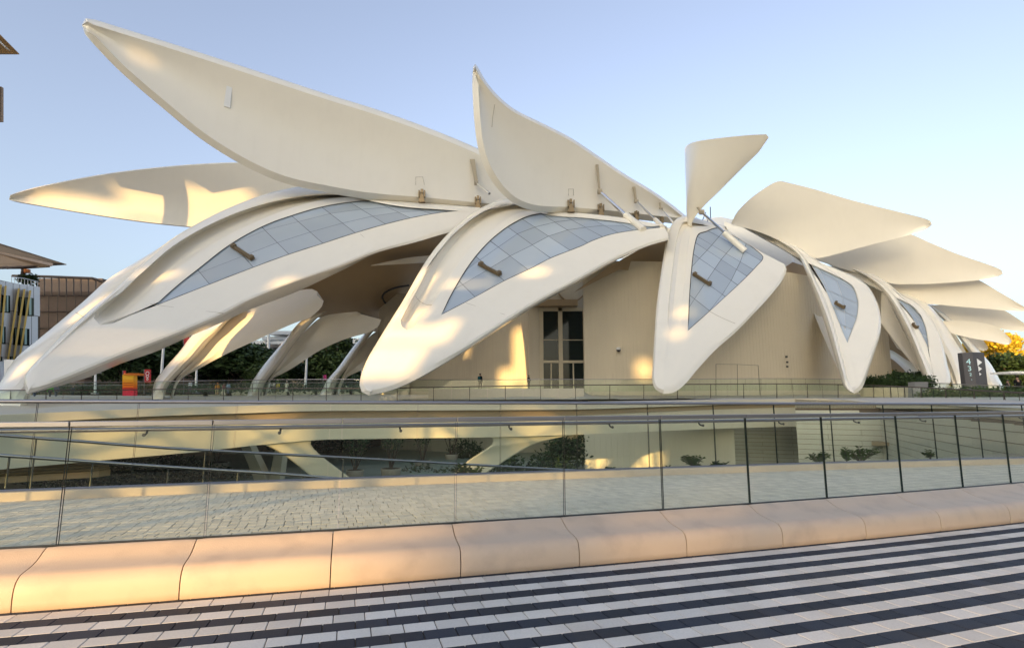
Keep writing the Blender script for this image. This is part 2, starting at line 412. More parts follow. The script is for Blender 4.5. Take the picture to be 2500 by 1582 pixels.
for i, (X, Y, z) in enumerate(fr):
    ic = 68; Xe, Ye = X * 3.2, 330
    if i > ic:                                        # past the inner corner the sheet fans out to the right
        q = (i - ic) / (len(fr) - 1 - ic); Xe, Ye = 71 + 150 * min(1, q * 2), 330 - 320 * max(0, q * 2 - 1)
    for k in ks:
        x_, y_ = X + (Xe - X) * k, Y + (Ye - Y) * k
        v.append((x_, y_, z if k == 0 else max(tz(x_, y_), z - .05)))
m = len(ks)
for i in range(len(fr) - 1):
    for k in range(m - 1):
        cx, cy = v[i*m+k][0], (v[i*m+k][1] + v[i*m+k+1][1]) / 2
        if -13 < cx < 15 and fr[i][1] + 5.5 < cy < 50: continue          # open to the courtyard below
        f.append((i*m+k, i*m+m+k, i*m+m+k+1, i*m+k+1))
terrace = tag(mesh('terrace', v, f, M['terrace'], smooth=40), kind='structure')
# front wall of the terrace: top curb, recess and fascia standing on splayed legs
FL = [i for i in range(90)]
def wallband(name, y0f, y1f, off0, off1, zf0, zf1, mt, i0=0, i1=90, lab=None, th=.5):
    rs = []
    P_ = FR[i0:i1]; t = np.gradient(P_[:, :2], axis=0); t /= np.linalg.norm(t, axis=1)[:, None]; nrm = np.stack([-t[:, 1], t[:, 0]], 1)
    def rw(off, zf): return np.c_[P_[:, :2] + nrm * off, zf(P_)]
    rs = [rw(off0, zf0), rw(off1, zf1), rw(off1 + th, zf1), rw(off0 + th, zf0)]
    return loft(name, rs, mt, None, 30, True, (lambda i, n: i * n, lambda i, n: i * n + n - 1), .0005)
tw = wallband('terrace_wall', 0, 0, .35, .35, lambda P: P[:, 2] - .60 , lambda P: np.interp(P[:, 0], [-20, -17.2, -12.4, -10.6, -8.4, 30], [-.55, -.45, -.12, .08, .26, .30]) , M['concrete'], 0, 62, th=1.0)
tag(tw, 'long pale beam carrying the terrace edge over the sunken courtyard, on splayed legs', 'wall')
def part_of(parent, o): o.parent = parent; return o
part_of(tw, wallband('coping', 0, 0, 0, 0, lambda P: P[:, 2] + .004, lambda P: P[:, 2] - .30, M['concrete'], th=.8))
part_of(tw, wallband('recess', 0, 0, .30, .30, lambda P: P[:, 2] - .30, lambda P: P[:, 2] - .598, M['soffit_shade'], 0, 90, th=.6))
def fdepth(x):
    return np.interp(x, [e[0] for e in FE], [e[1] for e in FE])
class FD:
    def __init__(s, o): s.o = o
    def __call__(s, x, y): return fdepth(x) + s.o + .35
def splay(A, B, D0=0.0, th=1.0, parent=None, n=26):
    A, B = resample(A, n), resample(B, n)
    rr = [row(A, FD(D0), th), row(A, FD(D0), .05), row(mix(A, B, .06), FD(D0), -.01), row(mix(A, B, .94), FD(D0), -.01), row(B, FD(D0), .05), row(B, FD(D0), th)]
    return part_of(tw, loft('splayed_leg', rr, M['concrete'], None, 30, True, (lambda i, q: i * q, lambda i, q: i * q + q - 1)))
splay([(590,1062),(601,1078),(645,1086),(691,1109),(753,1157),(800,1192),(900,1260)], [(800,1062),(762,1072),(757,1082),(775,1104),(815,1136),(860,1169),(985,1255)])
splay([(1190,1062),(1204,1072),(1203,1083),(1175,1103),(1141,1126),(1101,1164),(1010,1245)], [(1420,1052),(1385,1064),(1350,1071),(1307,1083),(1265,1105),(1228,1128),(1174,1164),(1075,1240)])
# V-columns behind the beam
vc = MB()
def vleg(p0, p1, w0, w1, D):
    a0, a1 = Vector(pt(p0[0] - w0, p0[1], D)), Vector(pt(p0[0] + w0, p0[1], D)); b0, b1 = Vector(pt(p1[0] - w1, p1[1], D)), Vector(pt(p1[0] + w1, p1[1], D)); e = Vector((0, .8, 0))
    vc.hexa([a0, a1, a1 + e, a0 + e], [b0, b1, b1 + e, b0 + e])
vleg((655,1215),(595,1080),17,11,33); vleg((662,1215),(682,1095),15,10,33.2)
vo = vc.build('splayed_column', M['concrete']); tag(vo, 'Y-shaped concrete column under the terrace beam', 'column')
# walls round the sunken court
def flatwall(name, a, b, z0, z1a, z1b, mt, th=.4, label=None, cat='wall', top=None):
    a, b = Vector((*a, 0)), Vector((*b, 0)); t = (b - a).normalized(); nr = Vector((-t.y, t.x, 0)) * th
    mb = MB(); mb.hexa([a + Vector((0,0,z0)), b + Vector((0,0,z0)), b + nr + Vector((0,0,z0)), a + nr + Vector((0,0,z0))], [a + Vector((0,0,z1a)), b + Vector((0,0,z1b)), b + nr + Vector((0,0,z1b)), a + nr + Vector((0,0,z1a))])
    o = mb.build(name, mt)
    if label: tag(o, label, cat)
    return o
def plan(x, D): r = ray(x, 1060); return (r[0] * D, r[1] * D)
def courses(wall, a, b, z0, za, zb, h=.32, L=3.6, out=.02, mt='clad'):
    """separate stone courses laid on a wall, each block its own piece"""
    a, b = Vector((*a, 0)), Vector((*b, 0)); t = (b - a); Ln = t.length; t.normalize(); nr = Vector((t.y, -t.x, 0)) * out; cache = {}
    k = 0; z = z0
    while z < max(za, zb) - .05:
        x = -((k % 2) * L / 2)
        while x < Ln:
            x0, x1 = max(x, 0), min(x + L, Ln)
            tp = za + (zb - za) * ((x0 + x1) / 2) / Ln; z1 = min(z + h, tp)
            if x1 - x0 > .1 and z1 - z > .06:
                key = (round(x1 - x0, 2), round(z1 - z, 2))
                if key not in cache:
                    mb = MB(); mb.box((0, 0, 0), (key[0] - .016, .06, key[1] - .02)); me = bpy.data.meshes.new('stone_panel'); me.from_pydata(mb.v, [], mb.f); finish(me, M[mt]); cache[key] = me
                c = a + t * ((x0 + x1) / 2) + nr; c.z = (z + z1) / 2
                o = link('stone_panel', cache[key], wall, c, (0, 0, math.atan2(t.y, t.x)))
            x += L
        z += h; k += 1
cA, cB, cC = plan(1946, 36.5), plan(2154, 33.5), plan(2530, 14.5)
w3 = flatwall('court_wall', cA, cB, -3.2, 2.2, 1.95, M['joint'], label='stone-clad court wall facing the viewer, left of the inner corner', top=1); courses(w3, cA, cB, -3.2, 1.6, 1.35)
w4 = flatwall('court_wall', cB, cC, -3.2, 1.6, 1.2, M['joint'], label='long stone-clad court wall receding from the lower right to the corner'); courses(w4, cB, cC, -3.2, 1.4, 1.15)
part_of(w4, flatwall('coping', cB, cC, 1.6, 1.93, 1.5, M['concrete'], .5)); part_of(w3, flatwall('coping', cA, cB, 1.62, 2.25, 1.94, M['concrete'], .6))
cD, cE_ = plan(1790, 47), plan(1946, 45)
w2 = flatwall('court_wall', cD, cE_, -3.2, 2.0, 2.0, M['joint'], label='recessed court wall with dark window openings'); courses(w2, cD, cE_, -3.2, 2.0, 2.0, .3, 2.2, .02, 'clad')
def opening(wall, x0, x1, y0, y1, D, nm='window'):
    mb = MB(); a, b, c, d = [Vector(pt(x, y, D)) for x, y in ((x0, y1), (x1, y1), (x1, y0), (x0, y0))]; e = Vector((0, .05, 0))
    mb.hexa([a, b, b + e, a + e], [d, c, c + e, d + e]); o = mb.build(nm, M['dark_glass']); o.parent = wall
opening(w2, 1855, 1879, 1117, 1140, 46.0); opening(w2, 1885, 1893, 1121, 1140, 45.9)
opening(w4, 2166, 2174, 1082, 1126, 32.0, 'door')
hd = MB(); hd.hexa([Vector(pt(*q)) for q in ((2128,1088,33),(2172,1088,31.5),(2172,1086,33.2),(2128,1086,34))], [Vector(pt(*q)) for q in ((2128,1078,33),(2172,1080,31.5),(2172,1078,33.2),(2128,1076,34))])
hd.build('door_canopy', M['soffit_shade'], w4)
# ================================================================== the pavilion
class PlaneN:
    """plane through the point seen at (x, y, D) with the given normal"""
    def __init__(s, x, y, D, n):
        s.n = np.array(n, float); s.q = s.n @ (pt(x, y, D) - np.array([0, 0, EYE]))
    def __call__(s, x, y): return s.q / (s.n @ ray(x, y))
class Off:
    def __init__(s, f, o): s.f, s.o = f, o
    def __call__(s, x, y): return s.f(x, y) + s.o
pav = thing('pavilion', 'white exhibition pavilion of curved arching legs with raised falcon-feather wings', 'pavilion', (15, 66, 3.5))
PINV = Matrix.Translation((-15, -66, -3.5))
def own(o, parent=None):
    """hang a world-space mesh under the pavilion (or one of its parts) without moving it"""
    o.parent = parent or pav
    if parent is None: o.matrix_parent_inverse = PINV
    return o
N = 56
def ramp(n, a=.12, b=.0):
    t = np.linspace(0, 1, n); r = np.clip(t / max(a, 1e-6), 0, 1)
    if b: r *= np.clip((1 - t) / b, 0, 1)
    return r * r * (3 - 2 * r)

def clip_half(poly, a, b, keep):
    """keep the side of the line a-b on which 'keep' lies"""
    a = np.array(a[:2]); b = np.array(b[:2]); n = np.array([-(b - a)[1], (b - a)[0]])
    if n @ (np.array(keep) - a) < 0: n = -n
    out = []
    for i in range(len(poly)):
        p, q = poly[i], poly[(i + 1) % len(poly)]
        dp, dq = n @ (p - a), n @ (q - a)
        if dp >= 0: out.append(p)
        if dp * dq < 0: out.append(p + (q - p) * dp / (dp - dq))
    return out
def line_cut(poly_line, a, b):
    """where an (extended) polyline meets the line a-b"""
    a = np.array(a[:2], float); b = np.array(b[:2], float); n = np.array([-(b - a)[1], (b - a)[0]])
    p = np.array(poly_line, float); d = (p - a) @ n
    for i in range(len(p) - 1):
        if d[i] * d[i + 1] <= 0 and d[i] != d[i + 1]: return p[i] + (p[i + 1] - p[i]) * d[i] / (d[i] - d[i + 1])
    i = 0 if abs(d[0]) < abs(d[-1]) else len(p) - 2
    den = d[i] - d[i + 1]
    return p[i] + (p[i + 1] - p[i]) * d[i] / (den if abs(den) > 1e-9 else 1e-9)
def panes(parent, outline, dep, cross, along, gap=.6):
    """each skylight pane of its own: cells between 'cross' lines and 'along' lines inside the outline"""
    ol = np.array(outline)
    for k in range(len(cross) - 1):
        ca, cb = cross[k], cross[k + 1]
        mid = (np.array(ca[0]) + ca[1] + cb[0] + cb[1]) / 4
        strip = clip_half(clip_half(list(ol), ca[0], ca[1], mid), cb[0], cb[1], mid)
        if len(strip) < 3: continue
        for j in range(len(along) - 1):
            b0, b1 = along[j], along[j + 1]
            q = [line_cut(b, c[0], c[1]) for b in (b0, b1) for c in (ca, cb)]
            ctr = sum(q) / 4
            cell = clip_half(strip, q[0], q[1], ctr)
            if len(cell) < 3: continue
            cell = clip_half(cell, q[2], q[3], ctr)
            cl = []
            for p in cell:
                if not cl or np.linalg.norm(p - cl[-1]) > .6: cl.append(p)
            if len(cl) > 2 and np.linalg.norm(cl[0] - cl[-1]) < .6: cl.pop()
            if len(cl) < 3: continue
            area = .5 * abs(sum(cl[i][0] * cl[(i+1) % len(cl)][1] - cl[(i+1) % len(cl)][0] * cl[i][1] for i in range(len(cl))))
            if area < 22: continue
            c = sum(cl) / len(cl)
            sh = []
            for p in cl:
                dv = p - c; L = np.linalg.norm(dv); sh.append(c + dv * max(0, 1 - gap / max(L, 1e-6)))
            jit = random.uniform(-.02, .02)
            base = [pt(p[0], p[1], dep(p[0], p[1]) + jit) for p in sh]
            inn = [pt(p[0], p[1], dep(p[0], p[1]) + .10) for p in sh]
            n = len(sh)
            o = mesh('skylight_pane', base + inn, [tuple(range(n))] + [(i, i + n, (i + 1) % n + n, (i + 1) % n) for i in range(n)], M['skylight'])
            own(o, parent)
def floodlight(parent, p0, p1, dep, wpx):
    a, b = pt(*p0, dep(*p0) - .25), pt(*p1, dep(*p1) - .25)
    a, b = Vector(a), Vector(b); ax = (b - a).normalized(); L = (b - a).length
    v = Vector((0, -.7, .7)); sd = ax.cross(v).normalized(); up = sd.cross(ax).normalized()
    m = Matrix((ax, sd, up)).transposed(); wd = wpx / FPX * dep(*p0)
    mb = MB(); c = (a + b) / 2
    mb.box(c - up * .12, (L, wd, .08), m)
    for s in (-.42, .42): mb.box(c + ax * L * s + up * .05, (L * .12, wd * .9, .3), m)
    mb.box(c + sd * wd * .15 + up * .02, (L * .7, wd * .42, .24), m)
    own(mb.build('floodlight', M['bronze']), parent)

def leg(label, rows_, start_caps=(), smooth=28, material='cream'):
    """rows_: list of (picture curve, depth function, offset)"""
    rs = [row(c, d, o) for c, d, o in rows_]
    n = len(rs[0]); m = len(rs); v = [tuple(p) for r in rs for p in r]; f = []
    for i in range(m):
        a, b = i * n, ((i + 1) % m) * n
        for j in range(n - 1): f.append((a + j, a + j + 1, b + j + 1, b + j))
    for cap in start_caps: f.append(tuple(i * n for i in cap))
    o = mesh('leg', v, f, M[material], None, smooth, .01)
    own(o)
    if label: o['label'] = label
    return o

def lerp_rows(A, B, dep, k, prof, a0=0., a1=0., amp=1.):
    """k rows strictly between two curves, pushed by prof(t)*amp"""
    out = []
    for i in range(1, k + 1):
        t = i / (k + 1); out.append((mix(A, B, t), dep, a0 * (1 - t) + a1 * t + prof(t) * amp))
    return out
bowl = lambda t: 1 - (2 * t - 1) ** 2
hump = lambda t: -math.sqrt(max(0, 1 - (2 * t - 1) ** 2))

# ---------------------------------------------------------------- leg at the left front
L1 = PlaneN(62, 950, 44, (.12, -.74, .62))
sil = resample([(66,961),(58,945),(60,920),(75,896),(110,862),(148,822),(207,768),(251,730),(295,698),(354,636),(413,588),(478,548),(551,511),(650,474),(745,455),(830,460),(905,478),(985,492),(1090,500),(1172,507)], N)
crest0 = shift(sil, 7 + ramp(N, .3) * 6)
tl = resample([(243,792),(230,778),(229,765),(250,741),(280,709),(325,666),(372,628),(420,592),(490,552),(551,528),(650,497),(745,480),(830,476),(905,482),(985,494),(1090,502),(1172,508)], N)
tr = resample([(243,792),(275,790),(310,768),(351,733),(384,701),(428,664),(502,611),(561,576),(600,556),(650,533),(718,507),(789,489),(857,482),(910,483),(984,493),(1090,502.5),(1172,508.5)], N)
gl = resample([(376,748),(428,700.6),(484,656),(561,597),(644,551),(718,524),(789,504),(857,493),(910,490),(984,496),(1072,503),(1120,507.5),(1168,511)], N)
gr = resample([(376,748),(511,695),(620,653),(706,621.6),(789,595),(869,569),(942.5,548),(1004,533),(1072,520.5),(1120,515.5),(1168,512)], N)
bt = resample([(80,937),(118,930),(207,895),(295,859),(443,802),(546,758),(600,730),(718,684),(836,642),(919,607),(1013,579),(1102,553),(1175,538)], N)
bb = resample([(66,961),(118,944),(207,909),(295,872),(443,814),(546,770),(600,741),(700,699),(836,651),(919,617),(1013,592),(1099,567),(1175,551)], N)
ub = resample([(68,962),(118,949),(213,922),(295,888),(384,857),(472,817),(552,783),(600,760),(718,715),(836,660),(919,619),(1013,593),(1099,568),(1175,552)], N)
wq = ramp(N, .07)[:, None]; crest = crest0 * wq + bt[0][:2] * (1 - wq); r0 = ramp(N, .22, .12); rT = ramp(N, .05, .12)
rows_ = [(sil, L1, 2.5), (sil, L1, .8), (mix(sil, crest, .35), L1, .1), (crest, L1, -.3 * r0)]
rows_ += lerp_rows(crest, tl, L1, 2, lambda t: -.55 * math.sin(math.pi * (t * .8 + .2)), 0, 0, r0)
iT = len(rows_); rows_ += [(tl, L1, 0)]
rows_ += [(mix(tl, tr, .06), L1, .9 * rT), (mix(tl, tr, .25), L1, 1.7 * rT), (mix(tl, tr, .5), L1, 1.6 * rT), (mix(tl, tr, .72), L1, 1.1 * rT), (mix(tl, tr, .9), L1, .4 * rT)]
iT2 = len(rows_); rows_ += [(tr, L1, 0)]
iG = len(rows_); rows_ += [(gl, L1, 0), (gl, L1, .4), (gr, L1, .4), (gr, L1, 0)]
iG2 = len(rows_) - 1
rows_ += [(mix(gr, bt, .5), L1, -.05 * r0)]
iB = len(rows_); rows_ += [(bt, L1, 0), (mix(bt, bb, .5), L1, .18), (bb, L1, .55), (ub, L1, 3.2), (ub, L1, 5)]
leg1 = leg('broad white leg sweeping down to the far left, pierced by a long glass skylight', rows_,
           start_caps=([3, 4, 5, iT, iG, iG2 + 1, iB], [1, 2, 3, iB, iB + 1, iB + 2]))
cr1 = [((376,760),(372,740)),((484,660.7),(512,694.7)),((575,603),(618.6,653.3)),((644,559.6),(706,621.6)),((713.7,528.6),(789,595)),((786,506.5),(868.7,570)),((856.9,496),(942.5,548.4)),((921.8,494.7),(1006,534.5)),((995.6,503.5),(1057.6,524)),((1065,505),(1110,526)),((1160,500),(1185,520))]
al1 = [[(370,760),(650,640),(900,570),(1170,520)], [(380,712),(491.6,664.6),(587.5,627.4),(674,593.6),(756.5,567),(836,545),(913,527),(978,518),(1060,513)], [(560,598),(647,562.6),(727,542),(809.6,521),(886,511),(963,505),(1080,506)], [(400,700),(640,535),(860,480),(1170,495)]]
al1[0] = [(300,800),(1170,600)]
panes(leg1, np.vstack([shift(gl, 1.6), shift(gr, -1.2)[::-1]]), Off(L1, .24), cr1, al1)
own(mesh('skylight_frame', [tuple(p) for p in row(gl, L1, .38)] + [tuple(p) for p in row(gr, L1, .38)], [(j, j + 1, N + j + 1, N + j) for j in range(N - 1)], M['seal']), leg1)
floodlight(leg1, (566, 598), (617, 631), L1, 12)

# ---------------------------------------------------------------- leg in the middle front
L2 = PlaneN(880, 955, 46, (-.02, -.74, .62))
sil = resample([(900,965),(884,958),(878,945),(880,921),(895,880),(918,840),(945,796),(984,734),(1037,642),(1072,595),(1108,557),(1161,515),(1200,496),(1235,485),(1290,497),(1340,514),(1426,521),(1500,529),(1560,538),(1628,552)], N)
inn0 = shift(sil, 11 * ramp(N, .0, .05) + .2)
tl = resample([(993,806),(981,797),(977,786),(985,768),(1013,717),(1060,630),(1090,590),(1117,556),(1161,521),(1220,494),(1290,501),(1340,517),(1426,522),(1500,530.5),(1560,539),(1628,553)], N)
tr = resample([(993,806),(1003,806),(1011,800),(1024,778),(1055,744),(1102,672),(1155,602),(1220,550),(1262,524),(1310,514),(1361,516),(1426,523),(1500,531.5),(1560,540),(1628,553.5)], N)
gl = resample([(1077,769),(1102,717),(1146,645),(1190,593),(1236,555),(1282,530),(1328,519),(1361,518.5),(1426,525),(1500,533),(1560,542),(1622,554)], N)
gr = resample([(1077,769),(1161,725),(1232,686),(1300,654),(1344,631),(1423,600),(1443,590),(1492,573),(1557,562),(1622,555)], N)
bt = resample([(915,942),(950,931),(984,918),(1043,884),(1142,836),(1240,773),(1298,738),(1412,676),(1505,623),(1578,588),(1632,574)], N)
bb = resample([(900,965),(940,957),(980,943),(1038,914),(1142,851),(1240,786),(1298,749),(1412,686),(1505,634),(1578,602),(1632,586)], N)
ub = resample([(902,965),(940,958),(980,945),(1038,917),(1142,854),(1240,790),(1298,754),(1412,690),(1505,636),(1578,603),(1632,587)], N)
wq = ramp(N, .07)[:, None]; inn = inn0 * wq + bt[0][:2] * (1 - wq); r0 = ramp(N, .18, .12); rT = ramp(N, .05, .12)
rows_ = [(sil, L2, 2.5), (sil, L2, .6), (mix(sil, inn, .4), L2, .15)]
iI = len(rows_); rows_ += [(inn, L2, 0)]
iT = len(rows_); rows_ += [(tl, L2, 0)]
rows_ += [(mix(tl, tr, .07), L2, .9 * rT), (mix(tl, tr, .3), L2, 1.6 * rT), (mix(tl, tr, .55), L2, 1.4 * rT), (mix(tl, tr, .8), L2, .8 * rT), (mix(tl, tr, .92), L2, .4 * rT)]
iT2 = len(rows_); rows_ += [(tr, L2, .1 * r0)]
iG = len(rows_); rows_ += [(gl, L2, 0), (gl, L2, .4), (gr, L2, .4), (gr, L2, 0)]
iG2 = len(rows_) - 1
rows_ += [(mix(gr, bt, .5), L2, -.05 * r0)]
iB = len(rows_); rows_ += [(bt, L2, 0), (mix(bt, bb, .5), L2, .2), (bb, L2, .6), (ub, L2, 2.6), (ub, L2, 4.5)]
leg2 = leg('white prow-shaped leg in the centre, pointed foot in front of the glass railing', rows_,
           start_caps=([iI, iT, iG, iG2 + 1, iB], [1, 2, iI, iB, iB + 1, iB + 2]))
cr2 = [((1060,770),(1085,790)),((1125.5,691),(1159.5,725)),((1170,633.4),(1232,686.6)),((1203.8,593.6),(1285,655.6)),((1246.6,559.6),(1374,652)),((1282,539.5),(1374,600)),((1323,523),(1416.6,582)),((1367,521.5),(1459,572)),((1426,526),(1485,556)),((1480,530),(1545,562)),((1545,540),(1580,560)),((1610,540),(1640,560))]
al2 = [[(1000,830),(1620,600)], [(1080,722),(1131,694),(1190.5,658.5),(1243.6,626),(1300,598),(1348,572),(1384,562),(1459,551),(1508,550),(1580,553)], [(1190,622),(1262,571.7),(1308,554),(1352.6,543),(1393.6,537),(1459,539),(1540,545)], [(1100,680),(1270,510),(1400,500),(1620,540)]]
panes(leg2, np.vstack([shift(gl, 1.8), shift(gr, -1.0)[::-1]]), Off(L2, .24), cr2, al2)
own(mesh('skylight_frame', [tuple(p) for p in row(gl, L2, .38)] + [tuple(p) for p in row(gr, L2, .38)], [(j, j + 1, N + j + 1, N + j) for j in range(N - 1)], M['seal']), leg2)
floodlight(leg2, (1170, 642), (1222, 669), L2, 12)

# ---------------------------------------------------------------- V-shaped leg right of the door
L3 = PlaneN(1615, 955, 47, (.03, -.75, .66))
sil = resample([(1620,961),(1602,952),(1594,938),(1592,915),(1593,900),(1602,757),(1609,700),(1616,653),(1624,600),(1633,562),(1649,537),(1668,528),(1692,530),(1725,541),(1770,552)], N)
inn0 = shift(sil, 10 * ramp(N, .0, .05) + .2)
tl = resample([(1640,812),(1632,800),(1630,780),(1634,720),(1642,650),(1650,590),(1658,560),(1668,545),(1680,541),(1700,546),(1730,550),(1770,557)], N)
tr = resample([(1640,812),(1652,810),(1660,800),(1664,770),(1670,710),(1676,640),(1682,590),(1690,565),(1700,556),(1712,554),(1735,553),(1772,560)], N)
gl = resample([(1679,808),(1683,715),(1690,632),(1697,591),(1705,571),(1722,565),(1749,556),(1776,566)], N)
gr = resample([(1679,808),(1725,767),(1770,726),(1815,684),(1849,649),(1864,630),(1856,618),(1820,592),(1776,567)], N)
bt = resample([(1622,938),(1644,936),(1662,920),(1690,890),(1740,838),(1787,803),(1830,762),(1862,725),(1895,690),(1912,664),(1917,648),(1905,640),(1865,619),(1815,590),(1776,563)], N)
bb = resample([(1620,961),(1645,958),(1672,938),(1704,900),(1748,853),(1795,812),(1840,766),(1868,736),(1906,690),(1919,664),(1920,651),(1906,641),(1866,619),(1816,589),(1776,561)], N)
wq = ramp(N, .09)[:, None]; inn = inn0 * wq + bt[0][:2] * (1 - wq); r0 = ramp(N, .15, .2)
rows_ = [(sil, L3, 2.0), (sil, L3, .5), (mix(sil, inn, .4), L3, .12)]
iI = len(rows_); rows_ += [(inn, L3, 0)]
iT = len(rows_); rows_ += [(tl, L3, 0), (mix(tl, tr, .08), L3, .4 * r0), (mix(tl, tr, .35), L3, .75 * r0), (mix(tl, tr, .7), L3, .45 * r0)]
iT2 = len(rows_); rows_ += [(tr, L3, 0)]
iG = len(rows_); rows_ += [(gl, L3, 0), (gl, L3, .35), (gr, L3, .35), (gr, L3, 0)]
iG2 = len(rows_) - 1
iB = len(rows_); rows_ += [(bt, L3, 0), (mix(bt, bb, .5), L3, .15), (bb, L3, .5), (bb, L3, 3.5)]
leg3 = leg('white V-shaped leg with a triangular skylight, right of the tall doorway', rows_,
           start_caps=([iI, iT, iG, iB], [1, 2, iI, iB, iB + 1, iB + 2]))
cr3 = [((1640,830),(1700,850)),((1685,721.5),(1732.6,759)),((1688,665),(1763.7,719)),((1694.6,621.7),(1800.9,696)),((1702.6,596),(1820.9,672.8)),((1710.6,582.5),(1836.8,657)),((1726.5,562),(1850,632)),((1740,545),(1870,620))]
al3 = [[(1660,700),(1640,900)], [(1762,570),(1735,602),(1708.6,630),(1670,672)], [(1795,594),(1761,633),(1728,682),(1702.6,719),(1660,785)], [(1818,608),(1812,630),(1785,685),(1763.7,719),(1732,759),(1690,820)], [(1900,640),(1760,800)]]
al3[0] = [(1740,540),(1640,640)]
panes(leg3, np.vstack([shift(gl, 1.8), shift(gr, -1.0)[::-1]]), Off(L3, .2), cr3, al3)
own(mesh('skylight_frame', [tuple(p) for p in row(gl, L3, .33)] + [tuple(p) for p in row(gr, L3, .33)], [(j, j + 1, N + j + 1, N + j) for j in range(N - 1)], M['seal']), leg3)
floodlight(leg3, (1693, 667), (1736, 694), L3, 9)

# ---------------------------------------------------------------- legs with a round tube edge at the right
def tube_leg(label, dep, left, tubein, gl, gr, rightt, right, cross, along, flood, cuts=None):
    left, tubein, rightt, right = [resample(c, N) for c in (left, tubein, rightt, right)]
    gl, gr = resample(gl, N), resample(gr, N)
    r0 = ramp(N, .1, .1)
    rows_ = [(left, dep, 3.0), (left, dep, 1.0), (mix(left, tubein, .12), dep, -.05 * r0), (mix(left, tubein, .28), dep, -.6 * r0), (mix(left, tubein, .5), dep, -.95 * r0), (mix(left, tubein, .72), dep, -.85 * r0), (mix(left, tubein, .88), dep, -.35 * r0), (mix(left, tubein, .95), dep, .0)]
    iI = len(rows_); rows_ += [(tubein, dep, 0)]
    iG = len(rows_); rows_ += [(gl, dep, .0), (gl, dep, .4), (gr, dep, .4), (gr, dep, 0)]
    iG2 = len(rows_) - 1
    iB = len(rows_); rows_ += [(rightt, dep, 0), (mix(rightt, right, .5), dep, .15), (right, dep, .6), (right, dep, 3.0)]
    o = leg(label, rows_, start_caps=([iI, iG, iB], [1, 2, 3, 4, 5, 6, 7, iI, iB, iB + 1, iB + 2]))
    panes(o, np.vstack([shift(gl, 1.2), shift(gr, -1.2)[::-1]]), Off(dep, .28), cross, along, .5)
    own(mesh('skylight_frame', [tuple(p) for p in row(gl, dep, .43)] + [tuple(p) for p in row(gr, dep, .43)], [(j, j + 1, N + j + 1, N + j) for j in range(N - 1)], M['seal']), o)
    if flood: floodlight(o, flood[0], flood[1], dep, 7)
    return o
L4 = PlaneN(2087, 958, 49, (-.2, -.68, .7))
leg4 = tube_leg('white leg ending in a drooping teardrop, right of the V-shaped leg', L4,
    [(2085,961),(2070,954),(2058,940),(2050,915),(2040,880),(2016,798),(1988,718),(1965,660),(1950,630),(1925,607),(1880,580),(1830,560),(1786,546)],
    [(2080,945),(2070,925),(2064,895),(2052,850),(2040,800),(2018,735),(1992,680),(1972,640),(1945,607),(1915,589),(1874,570),(1830,554),(1790,543)],
    [(2069,837),(2055,806),(2040,769),(2025,733),(2011,699),(1995,671),(1979,646)],
    [(2069,837),(2081,806),(2092,778),(2096,750),(2094,727),(2081,698),(2040,673),(1979,645)],
    [(2086,945),(2100,925),(2112,895),(2128,850),(2140,815),(2146,778),(2138,745),(2117,705),(2085,681),(2045,662),(2000,643),(1950,608),(1880,572),(1795,542)],
    [(2085,961),(2099,954),(2108,942),(2122,900),(2140,845),(2149,815),(2151,778),(2143,742),(2120,700),(2088,677),(2048,659),(2002,640),(1952,606),(1882,570),(1797,541)],
    [((2050,850),(2090,860)),((2047,790),(2095,812)),((2030,748),(2098,778)),((2012,705),(2080,735)),((1990,660),(2098,715)),((1975,640),(2098,680))],
    [[(1960,640),(2060,860)],[(2005,668),(2025,715)],[(2025,660),(2052,700),(2062,760),(2066,850)],[(2120,640),(2130,860)]], ((2039, 738), (2062, 751)))
L5 = PlaneN(2285, 944, 56, (-.2, -.66, .72))
leg5 = tube_leg('slender white leg with a narrow leaf-shaped skylight, behind the teardrop leg', L5,
    [(2262,955),(2255,930),(2245,900),(2226,846),(2205,800),(2180,752),(2145,702),(2110,675),(2060,652),(2010,636),(1965,622)],
    [(2285,955),(2283,930),(2275,900),(2255,858),(2238,815),(2213,765),(2180,716),(2148,688),(2102,661),(2040,640),(1975,622)],
    [(2268,858),(2256,830),(2240,800),(2224,772),(2205,748),(2185,727)],
    [(2268,858),(2266,830),(2260,798),(2248,770),(2231,750),(2208,736),(2185,726)],
    [(2300,955),(2306,930),(2304,890),(2298,845),(2284,805),(2265,772),(2235,742),(2200,722),(2160,690),(2110,660),(2040,636),(1980,618)],
    [(2303,956),(2321,930),(2314,895),(2303,845),(2288,803),(2268,769),(2238,739),(2202,719),(2162,687),(2112,657),(2042,633),(1982,616)],
    [((2240,870),(2290,870)),((2240,810),(2275,830)),((2215,765),(2262,790)),((2170,720),(2250,755))],
    [[(2170,735),(2255,870)],[(2195,725),(2228,760),(2252,800),(2264,860)],[(2240,720),(2300,870)]], ((2228, 791), (2240, 800)))
def blade_leg(label, dep, left, right):
    left, right = resample(left, N), resample(right, N); r0 = ramp(N, .1, .1)
    rows_ = [(left, dep, 2.5), (left, dep, .8), (mix(left, right, .15), dep, 0), (mix(left, right, .3), dep, -.8 * r0), (mix(left, right, .5), dep, -1.0 * r0), (mix(left, right, .7), dep, -.75 * r0), (mix(left, right, .88), dep, -.1), (right, dep, .9), (right, dep, 2.5)]
    return leg(label, rows_, start_caps=(list(range(9)),))
L6 = PlaneN(2350, 945, 60, (-.2, -.66, .72))
